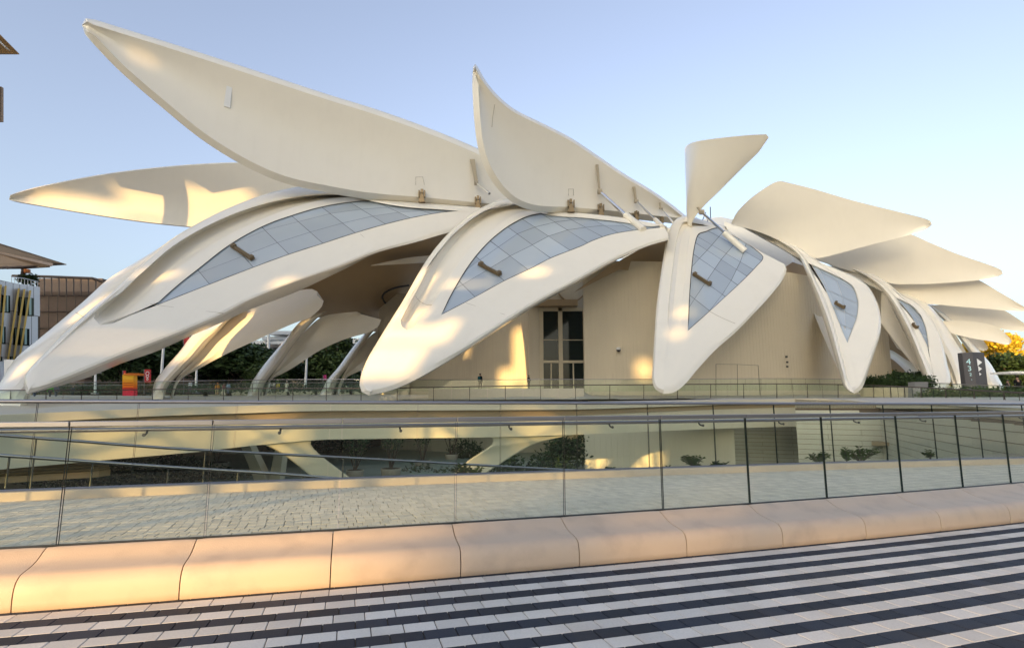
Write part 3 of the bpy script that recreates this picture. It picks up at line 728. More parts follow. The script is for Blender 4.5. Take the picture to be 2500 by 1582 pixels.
blade_leg('round-edged white leg passing behind the grey direction sign', L6,
    [(2330,955),(2318,920),(2300,880),(2276,835),(2252,795),(2218,752),(2180,718),(2130,688),(2080,668)],
    [(2372,955),(2366,920),(2352,865),(2334,836),(2305,788),(2275,752),(2235,722),(2180,694),(2085,662)])
L7 = PlaneN(2400, 945, 64, (-.2, -.66, .72))
blade_leg('farthest white leg at the right, foot behind the grey direction sign', L7,
    [(2405,960),(2385,900),(2372,870),(2350,838),(2325,805),(2290,770),(2240,735),(2190,705)],
    [(2458,960),(2440,925),(2420,890),(2395,860),(2378,842),(2350,808),(2305,764),(2250,724),(2195,700)])
# inner faces and ribs seen between the right-hand legs
def sheet(label, dep, A, B, k=3, amp=.0, th=.6, name='rib', n=30, matn='cream', start=True):
    A, B = resample(A, n), resample(B, n)
    rs = [(A, dep, th), (A, dep, .12), (mix(A, B, .04), dep, 0)] + lerp_rows(A, B, dep, k, bowl, 0, 0, amp) + [(mix(A, B, .96), dep, 0), (B, dep, .12), (B, dep, th)]
    rr = [row(c, d, o) for c, d, o in rs]; m = len(rr)
    o = loft(name, rr, M[matn], None, 30, True, (lambda i, q: i * q, lambda i, q: i * q + q - 1), .004)
    own(o)
    if label: o['label'] = label
    return o
sheet('pale curved rib under the teardrop leg, meeting the ceiling', Plane((1950,640,76),(2056,900,64),(2040,800,69)),
      [(2068,905),(2035,820),(2000,745),(1975,700),(1950,660),(1935,625)], [(2050,912),(2022,850),(1996,790),(1975,740),(1945,712),(1915,690)], 3, .3)
sheet(None, Plane((2150,780,70),(2290,930,60),(2200,850,66)), [(2150,790),(2180,830),(2205,862),(2240,905),(2275,950)], [(2152,700),(2175,745),(2200,795),(2232,860),(2262,935)], 3, .4)
sheet('rounded light rib end under the right-hand legs', Plane((2165,860,78),(2240,915,70),(2200,890,74)),
      [(2158,858),(2165,853),(2180,857),(2210,876),(2240,895),(2270,918)], [(2158,858),(2163,868),(2182,880),(2206,902),(2226,928),(2245,945)], 3, .3)
sheet(None, Plane((2302,868,70),(2360,925,64),(2330,890,67)), [(2300,862),(2322,875),(2345,900),(2365,930)], [(2303,880),(2325,902),(2345,925),(2352,945)], 2, .2)
sheet(None, Plane((2310,905,68),(2345,932,66),(2320,915,67)), [(2300,890),(2325,908),(2350,935)], [(2303,920),(2320,932),(2335,948)], 2, .2)
sheet('shaded inner face of the slender leg', Plane((2150,700,72),(2300,900,62),(2230,760,70)), [(2205,738),(2245,775),(2280,830),(2312,900),(2330,950)], [(2268,765),(2300,800),(2330,850),(2352,905),(2362,950)], 2, -.2)
# ---------------------------------------------------------------- legs of the far side, seen under the left-hand leg
L0 = PlaneN(0, 934, 52, (-.03, -.74, .62))
blade_leg('outermost white leg, its rounded back showing behind the left-hand leg', L0,
    [(-70,1000),(-35,965),(0,934),(20,898),(44,869),(88,833),(148,783),(207,733),(266,680),(325,644),(384,608),(440,572)],
    [(60,1000),(75,965),(95,930),(130,880),(165,840),(210,795),(260,745),(310,705),(360,660),(410,615),(450,592),(480,570)])
def rear_leg(label, dep, dface, dunder, tl, tr, facet, faceb, under):
    o = blade_leg(label, dep, tl, tr)
    A, B, C = resample(facet, 36), resample(faceb, 36), resample(under, 36)
    rr = [row(A, dface, 1.5), row(A, dface, .0), row(mix(A, B, .5), dface, .3), row(B, dface, 0), row(mix(B, C, .5), dunder, .1), row(C, dunder, .4), row(C, dunder, 2.0)]
    m = len(rr)
    own(loft('rib', rr, M['cream'], None, 32, True, (lambda i, q: i * q, lambda i, q: i * q + q - 1)), o)
    return o
D3 = Plane((376,945,60),(560,780,68),(700,760,68))
rear_leg('white leg on the far side, third foot from the left', D3, Off(D3, 1.0), Off(D3, 1.2),
    [(368,975),(373,950),(378,931),(399,903),(435,862),(474,815),(515,800),(553,772),(590,750)],
    [(400,975),(409,945),(433,918),(456,895),(479,873),(500,848),(519,826),(540,803),(562,780),(600,755)],
    [(415,975),(426,935),(437,916),(479,873),(519,826),(556,783),(618,752),(690,722),(730,709),(765,706),(774,711)],
    [(418,978),(430,932),(461,908),(520,868),(550,839),(605,801),(660,768),(697,753),(735,743),(763,733),(774,722)],
    [(420,980),(438,930),(490,898),(549,866),(618,834),(679,806),(726,786),(752,778),(770,765),(785,750),(790,735)])
D4 = Plane((614,940,74),(780,775,80),(860,770,80))
rear_leg('white leg on the far side, fourth foot from the left', D4, Off(D4, 1.0), Off(D4, 1.2),
    [(600,975),(607,955),(614,935),(623,920),(651,882),(672,857),(697,828),(730,788),(760,768)],
    [(636,975),(642,950),(649,933),(679,896),(697,871),(715,845),(745,808),(780,772),(800,760)],
    [(642,975),(652,940),(657,926),(679,896),(715,845),(745,808),(785,774),(820,766),(860,762),(875,761),(880,765)],
    [(646,978),(655,940),(665,920),(715,880),(765,838),(807,810),(840,790),(862,777),(872,775),(879,772),(881,767)],
    [(650,980),(660,930),(690,912),(715,898),(780,856),(837,830),(870,820),(899,812),(915,803),(925,795),(930,780)])
D5 = Plane((800,930,88),(900,820,92),(940,810,92))
rear_leg('white leg on the far side, mostly behind the pointed central leg', D5, Off(D5, 1.0), Off(D5, 1.2),
    [(780,965),(792,940),(800,926),(826,896),(845,870),(862,847),(890,814),(905,800)],
    [(812,965),(820,940),(827,924),(850,895),(871,867),(885,846),(899,825),(915,805)],
    [(820,965),(828,935),(850,895),(871,867),(899,825),(925,806),(950,800)],
    [(823,968),(833,930),(871,894),(899,871),(920,845),(938,825),(952,808)],
    [(826,970),(842,926),(881,904),(905,890),(925,872),(943,850),(958,820)])
# ---------------------------------------------------------------- the vaulted ceiling behind the front legs
CE = Plane((560,780,74),(1100,580,86),(900,800,98))
A = resample([(556,776),(620,748),(720,700),(840,640),(920,600),(1013,575),(1105,550),(1180,530)], 40)
B = resample([(556,790),(640,800),(690,795),(752,776),(800,778),(850,790),(905,808),(960,815)], 40)
o = loft('ceiling', [row(A, CE, 3), row(A, CE, 0), row(mix(A, B, .3), CE, -.6), row(mix(A, B, .65), CE, -.8), row(B, CE, 0), row(B, CE, 3)], M['soffit_shade'], None, 30)
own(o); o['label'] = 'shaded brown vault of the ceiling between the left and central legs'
sheet('pale wedge-shaped slot in the shaded ceiling', Off(CE, -3), [(905,648),(950,638),(1000,629),(1049,624),(1075,620)], [(906,649),(950,647),(1000,644),(1040,642),(1075,641)], 1, .1, .5, n=14)
C2 = Plane((1420,700,66),(1640,600,70),(1640,680,70))
own(mesh('ceiling', [tuple(pt(x, y, C2(x, y) + k)) for k in (0, 1) for x, y in ((1400,715),(1480,655),(1560,610),(1640,570),(1700,640),(1700,685),(1612,668),(1512,658))], [(0,1,2,3,4,5,6,7),(8,9,10,11,12,13,14,15)], M['soffit_shade']))
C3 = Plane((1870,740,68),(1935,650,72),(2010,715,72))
own(mesh('ceiling', [tuple(pt(x, y, C3(x, y) + k)) for k in (0, 1) for x, y in ((1860,750),(1905,660),(1935,640),(1965,650),(1988,722),(1950,706),(1905,690))], [(0,1,2,3,4,5,6),(7,8,9,10,11,12,13)], M['soffit_shade']))
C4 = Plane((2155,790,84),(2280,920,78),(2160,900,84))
own(mesh('ceiling', [tuple(pt(x, y, C4(x, y) + k)) for k in (0, 1) for x, y in ((2146,770),(2165,780),(2290,935),(2240,925),(2185,905),(2140,880))], [(0,1,2,3,4,5),(6,7,8,9,10,11)], M['soffit_shade']))

# ---------------------------------------------------------------- ribbed walls
def ribbed(name, path, z0, z1, step, mt, label=None, depth=.016):
    """path: plan points; a vertical wall with narrow grooves, z1 may be a function of arc fraction"""
    p = np.array(path, float); d = np.r_[0, np.cumsum(np.linalg.norm(np.diff(p, axis=0), axis=1))]
    Ltot = d[-1]; k = int(Ltot / step); us = []
    for i in range(k):
        a = i * step; us += [(a, 0), (a + step * .72, 0), (a + step * .74, depth), (a + step * .98, depth)]
    us.append((Ltot, 0)); v = []; f = []
    for u, off in us:
        x, y = np.interp(u, d, p[:, 0]), np.interp(u, d, p[:, 1])
        t = np.array([np.interp(u + .2, d, p[:, 0]) - np.interp(u - .2, d, p[:, 0]), np.interp(u + .2, d, p[:, 1]) - np.interp(u - .2, d, p[:, 1])]); t /= np.linalg.norm(t)
        n = np.array([-t[1], t[0]])
        q = np.array([x, y]) + n * off
        top = z1(u / Ltot) if callable(z1) else z1
        v += [(q[0], q[1], z0), (q[0], q[1], top)]
    for i in range(len(us) - 1): f.append((2*i, 2*i+2, 2*i+3, 2*i+1))
    # back of the wall
    b = len(v); n0 = 40
    for i in range(n0 + 1):
        u = Ltot * i / n0; x, y = np.interp(u, d, p[:, 0]), np.interp(u, d, p[:, 1]); top = z1(u / Ltot) if callable(z1) else z1
        v += [(x, y + .5, z0), (x, y + .5, top)]
    for i in range(n0): f.append((b+2*i+1, b+2*i+3, b+2*i+2, b+2*i))
    o = mesh(name, v, f, M[mt], recalc=False); own(o)
    if label: o['label'] = label
    return o
def arc(p0, p1, p2, n=24):
    return resample([p0, p1, p2], n)
wallB = [(8.6, 67.0), (27, 65.5), (49, 73)]
ribbed('ribbed_wall', arc(*wallB), 2.5, lambda t: 19.5 - 2.5 * t, .42, 'ribwall', 'curved ribbed wall right of the tall doorway')
def on_wall(x, ypx, path):   # depth of the plan path below a picture column
    p = arc(*path, 60); r = ray(x, ypx)
    q = p[:, 0] / p[:, 1]; return np.interp(r[0] / r[1], q, p[:, 1])
wallA = [(-22, 92), (-4, 82), (3.0, 77.5)]
ribbed('ribbed_wall', arc(*wallA), 2.5, 20, .42, 'ribwall', 'sunlit ribbed wall left of the tall doorway')
# doorway: jambs, transom, four leaves, upper panes
def doorway():
    yy = 76.0
    def q(x, y): return Vector(at_y(x, y, yy))
    L, Rr = q(1316, 760).x, q(1427, 760).x
    zt = q(1370, 752).z; zm = q(1370, 884).z; zb = 3.7; zh = q(1370, 830).z
    fr = MB(); w_ = Rr - L
    def bar(x0, x1, z0, z1, y0=yy - .15, y1=yy + .25): fr.hexa([(x0,y0,z0),(x1,y0,z0),(x1,y1,z0),(x0,y1,z0)], [(x0,y0,z1),(x1,y0,z1),(x1,y1,z1),(x0,y1,z1)])
    xm = q(1368, 800).x
    bar(L, L + .55, zb, zt); bar(Rr - .25, Rr, zb, zt); bar(xm - .28, xm + .28, zb, zt)
    bar(L + .55, Rr - .25, zt - .45, zt); bar(L + .55, xm - .28, zm - .12, zm + .22); bar(xm + .28, Rr - .25, zm - .12, zm + .22)
    fm = own(fr.build('doorway', M['concrete']))
    return fm, L, Rr, xm, zt, zm, zb, zh, yy
dw, dL, dR, dM, zt, zm, zb, zh, yy = doorway()
def dpane(name, x0, x1, z0, z1, mt, y=yy + .12):
    mb = MB(); mb.box(((x0 + x1) / 2, y, (z0 + z1) / 2), (x1 - x0, .05, z1 - z0))
    return own(mb.build(name, M[mt]), dw)
for a, b in ((dL + .56, dM - .29), (dM + .29, dR - .26)):
    dpane('window_pane', a, b, zh + .06, zt - .46, 'dark_glass'); dpane('window_pane', a, b, zm + .23, zh - .06, 'dark_glass')
    dpane('glazing_bar', a, b, zh - .05, zh + .05, 'concrete', yy)
    mid = (a + b) / 2
    for c0, c1 in ((a, mid - .09), (mid + .09, b)): dpane('door_leaf', c0 + .03, c1 - .03, zb, zm - .14, 'dark_glass')
    dpane('door_stile', mid - .085, mid + .085, zb, zm - .14, 'concrete', yy)
# wall above and beside the doorway, with the curved fascia
mb = MB()
def blk(x0, x1, z0, z1, y0, y1): mb.hexa([(x0,y0,z0),(x1,y0,z0),(x1,y1,z0),(x0,y1,z0)], [(x0,y0,z1),(x1,y0,z1),(x1,y1,z1),(x0,y1,z1)])
blk(dL - 1.0, 8.9, zt + .9, zt + 8, 75.0, 77); blk(dL - 1.4, dL - .02, 2.5, zt + 8, 75.9, 77.6)
own(mb.build('wall', M['ribwall']))
mb = MB(); blk(dL - 1.2, 8.8, zt + .05, zt + .88, 74.4, 76); own(mb.build('door_hood', M['soffit_shade']))
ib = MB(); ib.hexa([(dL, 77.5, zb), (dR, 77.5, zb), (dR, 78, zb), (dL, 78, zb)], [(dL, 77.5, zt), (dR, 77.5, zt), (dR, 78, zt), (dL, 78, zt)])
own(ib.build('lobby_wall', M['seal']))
ringc = Vector(at_y(1395, 702, 74.9)); ring = [ringc + Vector((math.cos(a) * 1.9, 0, math.sin(a) * 1.9)) for a in np.linspace(math.pi, 2 * math.pi, 20)]
own(MB().tube(ring, .12, 6).build('wall_emblem_ring', M['soffit_shade']))
# drum wall with its dark cornice slit, left of the central leg
dr = [tuple(at_y(x, 760, 88)[:2]) for x in (938, 975, 1010)]
ribbed('ribbed_wall', arc((dr[0][0], 87.5), (dr[1][0], 86.2), (dr[2][0], 86)), 3, lambda t: 15.2 + 3.0 * t, .42, 'ribwall', 'short ribbed wall between the ceiling and the central leg')
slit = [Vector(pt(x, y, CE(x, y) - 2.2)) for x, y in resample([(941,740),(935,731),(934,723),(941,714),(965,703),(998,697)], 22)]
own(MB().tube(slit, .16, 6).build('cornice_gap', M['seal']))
# double door outlined in the ribbed wall
def outl(path, name, pts, r=.03):
    P3 = []
    for x, y in pts:
        Y = on_wall(x, y, path) - .03; P3.append(Vector(at_y(x, y, Y)))
    own(MB().tube(P3, r, 4).build(name, M['darksteel']))
outl(wallB, 'service_door_outline', [(1748,965),(1748,889),(1800,889.5),(1801,966)])
outl(wallB, 'service_door_outline', [(1801,966),(1800,889.5),(1851,892),(1856,966)])
def dome_cam(x, y, Y, r=.28):
    c = Vector(at_y(x, y, Y)); mb = MB(); mb.box(c + Vector((0, .15, .22)), (.3, .5, .16)); mb.tube([c + Vector((0, 0, .2)), c], [r, r], 10)
    o = own(mb.build('dome_camera', M['white'])); own(MB().tube([c + Vector((0, 0, 0)), c - Vector((0, 0, .1)), c - Vector((0, 0, .24))], [r * .95, r * .85, r * .3], 10).build('lens_dome', M['seal']), o)
dome_cam(1510, 854, on_wall(1510, 854, wallB) - .5)
for x, y in ((1920, 871), (1922, 884), (1922, 895)):
    c = Vector(at_y(x, y, on_wall(x, y, wallB) - .1)); own(MB().box(c, (.22, .15, .2)).build('wall_sensor', M['darksteel']))

# ---------------------------------------------------------------- wings
def wing(label, top, bot, dep, ins_t, ins_b, th=.8, k=4, amp=0., face=None, n=N, soft=.5):
    top, bot = resample(top, n), resample(bot, n)
    e = ramp(n, .03); ti, bi = shift(top, ins_t * e), shift(bot, -ins_b * e)
    rs = [(bot, dep, th), (bot, dep, th * .62), (mix(bot, bi, .45), dep, th * .30), (bi, dep, 0)]
    rs += lerp_rows(bi, ti, dep, k, bowl, 0, 0, amp)
    rs += [(ti, dep, 0), (mix(top, ti, .5), dep, th * .16), (top, dep, th * .55), (top, dep, th)]
    rs += [(mix(ti, bi, (i + 1) / (k + 1)), dep, th + bowl((i + 1) / (k + 1)) * amp) for i in range(k)]
    tp = ramp(n, .012); rs = [(c, d, th * .5 + (np.asarray(o) - th * .5) * tp) for c, d, o in rs]       # the edges close to a rounded point at the tip
    rr = [row(c, d, o) for c, d, o in rs]
    o = loft('wing', rr, M['cream'], None, 24, True, (), .01); own(o); o['label'] = label
    return o
WA = PlaneN(1043, 495, L1(1043, 495) + .2, (.42, -.88, -.16))
wingA = wing('largest raised wing, its long blade reaching to the upper left', 
    [(200,62),(201,50),(212,45),(232,49),(300,70),(394,99),(590,162),(800,231),(920,268),(1038,310),(1142,352),(1240,398),(1340,450)],
    [(200,62),(206,82),(225,105),(295,177),(394,262),(492,341),(590,402),(689,446),(800,471),(895,487),(1043,500),(1190,514),(1340,525)], WA, 13, 17, 1.7, 4, .5)
WB = PlaneN(1394, 518, L2(1394, 518) + .1, (.55, -.82, -.2))
wingB = wing('curling raised wing in the middle, its tip pointing straight up',
    [(1154,178),(1155,164),(1159,156),(1166,163),(1184,195),(1213,231),(1256,267),(1328,303),(1394,337),(1459,380),(1525,425),(1590,464),(1640,499),(1676,528)],
    [(1154,178),(1153,205),(1154,231),(1158,297),(1167,362),(1184,412),(1213,459),(1243,489),(1272,506),(1312,517),(1394,521),(1476,528),(1558,537),(1660,548)], WB, 7, 15, 1.7, 4, .5)
WC = Plane((1689,551,68),(1674,362,63),(1879,335,57))
def wingc():
    L = resample([(1672,362),(1673,420),(1675,480),(1676,520),(1678,550),(1690,556)], N)
    T = resample([(1672,362),(1680,353),(1699,346),(1770,336),(1860,328),(1874,328),(1879,336)], 30)
    Rr = resample([(1877,347),(1850,374),(1811,412),(1780,443),(1749,474),(1725,497),(1708,516),(1696,532),(1689,545),(1690,556)], N)
    # curl: the left margin rolls away from the viewer
    rs = []
    ks = [0, .03, .08, .15, .25, .4, .6, .8, .97, 1]
    cv = [5.0, 3.4, 2.2, 1.2, .5, .1, 0, 0, 0, .12]
    f = np.linspace(0, 1, N); taper = (1 - f) ** .7
    for kk, c in zip(ks, cv):
        base = mix(L, Rr, kk)
        bulge = np.interp(kk, np.linspace(0, 1, 30), [0] * 30)
        # upper margin follows the curved top edge
        tx = np.interp(kk, (T[:, 0] - 1672) / 207, T[:, 1]); lin = 362 + (347 - 362) * kk
        off_y = (tx - lin) * np.clip(1 - f / .12, 0, 1)
        b2 = base.copy(); b2[:, 1] += off_y
        rs.append((b2, WC, c * taper + .0))
    front = [row(c, d, o) for c, d, o in rs]
    back = [row(c, d, np.asarray(o) + .7) for c, d, o in rs][::-1]
    o = loft('wing', front + back, M['cream'], None, 40, True, (lambda i, q: i * q, lambda i, q: i * q + q - 1), .004); own(o)
    o['label'] = 'small upright triangular wing above the V-shaped leg'
    return o
wingC = wingc()
WD = PlaneN(1936, 599, L4(1936, 599) + .3, (-.4, -.85, -.32))
wingD = wing('uppermost of the fanned wings on the right, its blunt tip over the sky',
    [(2268,556),(2275,546),(2266,538),(2206,522),(2081,491),(1985,463),(1924,448),(1903,444),(1882,452),(1832,487),(1800,520),(1787,545)],
    [(2268,556),(2250,563),(2206,576),(2123,597),(2050,617),(2019,625),(1990,629),(1957,614),(1930,599),(1874,573),(1830,558),(1787,549)], WD, 1.5, 1.5, .5, 2, .15)
WE = PlaneN(2102, 672, L5(2102, 672) + .3, (-.4, -.85, -.32))
wing('second fanned wing on the right, tip just below the uppermost one',
    [(2440,674),(2448,668),(2440,658),(2330,619),(2270,594),(2214,571),(2120,560),(2020,570),(1985,600)],
    [(2440,674),(2400,681),(2330,688),(2260,692),(2227,692),(2185,692),(2160,686),(2100,668),(1985,632)], WE, 1.5, 1.5, .5, 2, .15)
WF = PlaneN(2225, 732, L6(2225, 732) + .3, (-.4, -.85, -.32))
wing('third fanned wing on the right, running out of the picture', [(2530,758),(2528,764),(2500,750),(2440,715),(2376,680),(2300,670),(2220,680),(2160,688)],
    [(2530,760),(2480,758),(2414,753),(2350,748),(2289,742),(2268,741),(2230,730),(2160,694)], WF, 1.5, 1.5, .5, 2, .15)
WG = PlaneN(2285, 764, L7(2285, 764) + .3, (-.4, -.85, -.32))
wing('fourth fanned wing on the right, narrow and partly out of the picture', [(2525,808),(2524,803),(2500,790),(2443,755),(2380,742),(2300,745),(2265,748)],
    [(2525,810),(2500,808),(2455,803),(2390,792),(2330,782),(2300,774),(2265,756)], WG, 1.5, 1.5, .5, 2, .15)
WH = PlaneN(2330, 812, 70, (-.4, -.85, -.32))
wing('fifth fanned wing on the right, its tip just above the trees', [(2466,839),(2468,832),(2460,822),(2434,800),(2390,788),(2340,785),(2300,785)],
    [(2466,839),(2455,840),(2420,832),(2372,824),(2330,814),(2310,804),(2300,795)], WH, 1.5, 1.5, .5, 2, .15)
WI = PlaneN(2370, 846, 72, (-.4, -.85, -.32))
wing('lowest fanned wing on the right, tip against the golden trees', [(2405,856),(2411,850),(2405,840),(2393,825),(2370,815),(2345,812)],
    [(2405,856),(2395,854),(2380,848),(2365,838),(2352,828),(2345,822)], WI, 1.5, 1.5, .5, 2, .15)
WZ = PlaneN(602, 450, 84, (.4, -.85, -.2))
wing('pale wing lying low at the far left, behind the left-hand leg', [(22,488),(20,480),(32,473),(98,455),(236,428),(354,412),(492,400),(602,397),(720,405),(800,425)],
    [(22,488),(40,494),(98,504),(236,527),(354,544),(468,556),(600,566),(700,570),(800,560)], WZ, 2, 2, .7, 4, .4)
# hinge brackets, rams and small fittings on the wings
def hinge(par, x, y, dep, s=1.0):
    c = Vector(pt(x, y, dep(x, y) - .25)); D = dep(x, y) / FPX; mb = MB()
    h = 34 * s * D
    mb.hexa([c + Vector((-.42*s, -.2, -h*.5)), c + Vector((.42*s, -.2, -h*.5)), c + Vector((.42*s, .3, -h*.5)), c + Vector((-.42*s, .3, -h*.5))],
            [c + Vector((-.12*s, -.2, h*.12)), c + Vector((.12*s, -.2, h*.12)), c + Vector((.12*s, .3, h*.12)), c + Vector((-.12*s, .3, h*.12))])
    for k in (-1, 1): mb.box(c + Vector((k * .34 * s, 0, h * .12)), (.14 * s, .5, h * .5))
    mb.box(c + Vector((0, 0, h * .32)), (.3 * s, .35, h * .3))
    own(mb.build('hinge_bracket', M['bronze']), par)
hinge(wingA, 1030, 478, WA); hinge(wingA, 1167, 494, WA)
for x, y, s in ((1394, 502, 1), (1467, 512, .95), (1554, 526, .7), (1616, 537, .5)): hinge(wingB, x, y, WB, s)
def ram(par, p_plate, p_pin, p_mid, p_end, dw_, dl, r=.16, cyl=True, pw=6.5):
    a, b = Vector(pt(*p_plate, dw_(*p_plate) - .12)), Vector(pt(*p_pin, dw_(*p_pin) - .35))
    D = dw_(*p_pin) / FPX; hw = pw * D / 2; mb = MB()
    mb.hexa([b + Vector((-hw*.7, 0, 0)), b + Vector((hw*.7, 0, 0)), b + Vector((hw*.7, .25, 0)), b + Vector((-hw*.7, .25, 0))], [a + Vector((-hw, 0, 0)), a + Vector((hw, 0, 0)), a + Vector((hw, .2, 0)), a + Vector((-hw, .2, 0))])
    mb.tube([b + Vector((-.25, -.1, -.1)), b + Vector((.25, -.1, -.1))], r * 1.9, 8)
    own(mb.build('ram_plate', M['pot']), par)
    m_ = Vector(pt(*p_mid, dw_(*p_pin) * .55 + dl(*p_end) * .45 - .5)); e = Vector(pt(*p_end, dl(*p_end) - .3)) if p_end else None
    own(MB().tube([b + Vector((0, -.1, -.1)), m_], r, 8).build('ram_rod', M['chrome'], smooth=40), par)
    if cyl: own(MB().tube([m_, e], [r * 2.1, r * 2.1], 10).build('ram_cylinder', M['cream'], smooth=40), par)
ram(wingA, (1153, 389), (1163, 446), (1195, 473), (1216, 490), WA, L2, .17, False, 12)
ram(wingB, (1458, 402), (1464, 467), (1528, 526), (1571, 561), WB, L2, .19)
ram(wingB, (1548, 456), (1553, 491), (1600, 537), (1617, 553), WB, L2, .13)
ram(wingB, (1612, 494), (1613, 508), (1634, 533), (1642, 543), WB, L2, .06, True, 4)
ram(wingC, (1704, 506), (1712, 517), (1768, 568), (1819, 613), WC, L3, .17, True, 5)
def ram_small(x0, y0, x1, y1): own(MB().tube([Vector(pt(x0, y0, 80)), Vector(pt(x1, y1, 82))], .07, 5).build('ram_rod', M['darksteel']), wingC)
for a in ((1712,546,1723,519),(1727,546,1728,536),(1701,547,1701,532),(1735,545,1734,506)): ram_small(*a)
c = [pt(x, y, WA(x, y) + .36) for x, y in ((555,196),(568,205),(561,264),(546,259))]
own(mesh('access_hatch', c + [p + np.array([0, .3, 0]) for p in c], [(0,1,2,3),(0,1,5,4),(1,2,6,5),(2,3,7,6),(3,0,4,7)], M['white']), wingA)
for par, dp, pts in ((wingA, WA, [(1015,452),(1015,433),(1032,432),(1036,452)]), (wingB, WB, [(1388,478),(1388,462),(1400,462),(1400,478)]), (wingB, WB, [(1201,311),(1203,285),(1208,255)])):
    own(MB().tube([Vector(pt(x, y, dp(x, y) + (.30 if y < 400 else .17))) for x, y in pts], .03, 4).build('panel_joint', M['pot']), par)
# joints in the shell panels of the legs
for par, dp, pts in ((leg1, L1, [(367,742),(384,745),(460,755),(545,765)]), (leg1, L1, [(880,572),(895,586)]), (leg2, L2, [(1138,740),(1180,753),(1232,768)]), (leg2, L2, [(1014,722),(1022,733),(1038,743),(1055,745)]), (leg3, L3, [(1730,759),(1760,775),(1795,790)]), (leg1, L1, [(184,762),(206,776)])):
    own(MB().tube([Vector(pt(x, y, dp(x, y) - .0)) for x, y in resample(pts, 10)], .022, 4).build('panel_joint', M['pot']), par)
# low white roof at the crown where the wings meet
RC = Plane((1700,560,92),(1830,560,92),(1760,530,97))
own(mesh('roof', [tuple(pt(x, y, RC(x, y) + k)) for k in (0, 2) for x, y in ((1672,562),(1675,546),(1735,532),(1760,530),(1790,536),(1830,556),(1840,580),(1760,585))], [tuple(range(8)), tuple(range(8, 16))[::-1]] + [(i, (i+1) % 8, (i+1) % 8 + 8, i + 8) for i in range(8)], M['cream']))
RD = PlaneN(1850, 600, 80, (-.25, -.82, .42))
sheet('sloping white roof edge running down to the teardrop leg', RD, [(1770,540),(1830,560),(1885,580),(1945,612),(1985,690)], [(1765,560),(1820,598),(1870,625),(1918,655),(1945,700)], 2, .2)
# dark backing so that daylight does not leak between roof pieces
RB = Plane((1180,520,96),(1640,560,96),(1400,540,96))
own(mesh('roof', [tuple(pt(x, y, RB(x, y) + k)) for k in (0, 2) for x, y in ((1120,520),(1300,530),(1500,545),(1680,560),(1700,620),(1400,640),(1100,600))], [tuple(range(7)), tuple(range(7, 14))[::-1]] + [(i, (i+1) % 7, (i+1) % 7 + 7, i + 7) for i in range(7)], M['cream']))

RE = Plane((1960,640,84),(2330,860,78),(2165,850,82))
own(mesh('ceiling', [tuple(pt(x, y, RE(x, y) + k)) for k in (0, 1.5) for x, y in ((1950,632),(2050,655),(2150,690),(2250,740),(2330,810),(2370,880),(2300,905),(2240,880),(2190,850),(2160,800),(2140,770),(2060,740),(1990,700))], [tuple(range(13)), tuple(range(13, 26))[::-1]] + [(i, (i+1) % 13, (i+1) % 13 + 13, i + 13) for i in range(13)], M['cream']))
mb = MB(); blk(3, 15, 14, 30, 79.2, 80); own(mb.build('wall', M['ribwall']))
# ribbed basement wall of the pavilion
bw0, bw1 = plan(1428, 43), plan(1792, 41)
ribbed('ribbed_wall', [bw0, ((bw0[0]+bw1[0])/2, (bw0[1]+bw1[1])/2 - .4), bw1], -3.1, 2.0, .42, 'ribwall', 'ribbed basement wall in the sunken courtyard')
b2a, b2b, b2c = plan(930, 66), plan(1160, 60), plan(1440, 62)
ribbed('ribbed_wall', arc(b2a, b2b, b2c), -3.1, 2.6, .5, 'ribwall', 'far basement wall behind the potted trees')
mbk = MB(); q0, q1 = plan(-80, 44), plan(960, 72)
flatwall('court_wall', q0, q1, -3.2, 1.6, 2.4, M['tan'], label='dark brown rear wall of the courtyard behind the plants')
# ================================================================== bench
SEAMS = [(30,1437),(420,1410),(775,1385),(1088,1362),(1365,1332),(1612,1307),(1830,1283),(2022,1263),(2195,1245)]
SD = [BA.find(*at_z(x * KS, y * KS, 0)[:2]) for x, y in SEAMS]
SD = [SD[0] - 1.27 * k for k in range(6, 0, -1)] + SD + [SD[-1] + 1.45 * k for k in range(1, 7)]
PROF = [(.02,-.01),(0,0),(-.012,.06),(-.014,.12),(-.004,.175),(.03,.222),(.085,.252),(.16,.268),(.27,.278),(.40,.288),(.54,.302),(.66,.322),(.77,.350),(.86,.376),(.93,.392),(.97,.398),(1.0,.398),(1.0,-.01)]
BL = ['fifth one beyond the left edge of the picture', 'fourth one beyond the left edge of the picture', 'third one beyond the left edge of the picture', 'second one beyond the left edge of the picture', 'cut off at the left edge of the picture', 'far left, glowing in low sun and touching the left edge', 'second whole block from the left, fully sunlit', 'third from the left, where the sunlight fades into shade',
      'left of the picture centre, in shade', 'in shade right of the centre seam', 'in shade, left of the block with the orange patch', 'catching an orange patch of sun near its middle',
      'with a small dark scuff at its foot', 'short one at the right, left of the last whole block', 'last whole one toward the right edge', 'at the right edge of the picture', 'just beyond the right edge of the picture', 'second one beyond the right edge of the picture', 'third one beyond the right edge of the picture', 'fourth one beyond the right edge of the picture']
def bench_w(d):
    p, a = BA.pos(d); q = np.array([GA.x, GA.y]).T - p; n = np.array([-math.sin(a), math.cos(a)]); t = np.array([math.cos(a), math.sin(a)])
    i = np.argmin(abs(q @ t)); return float(q[i] @ n) - .02
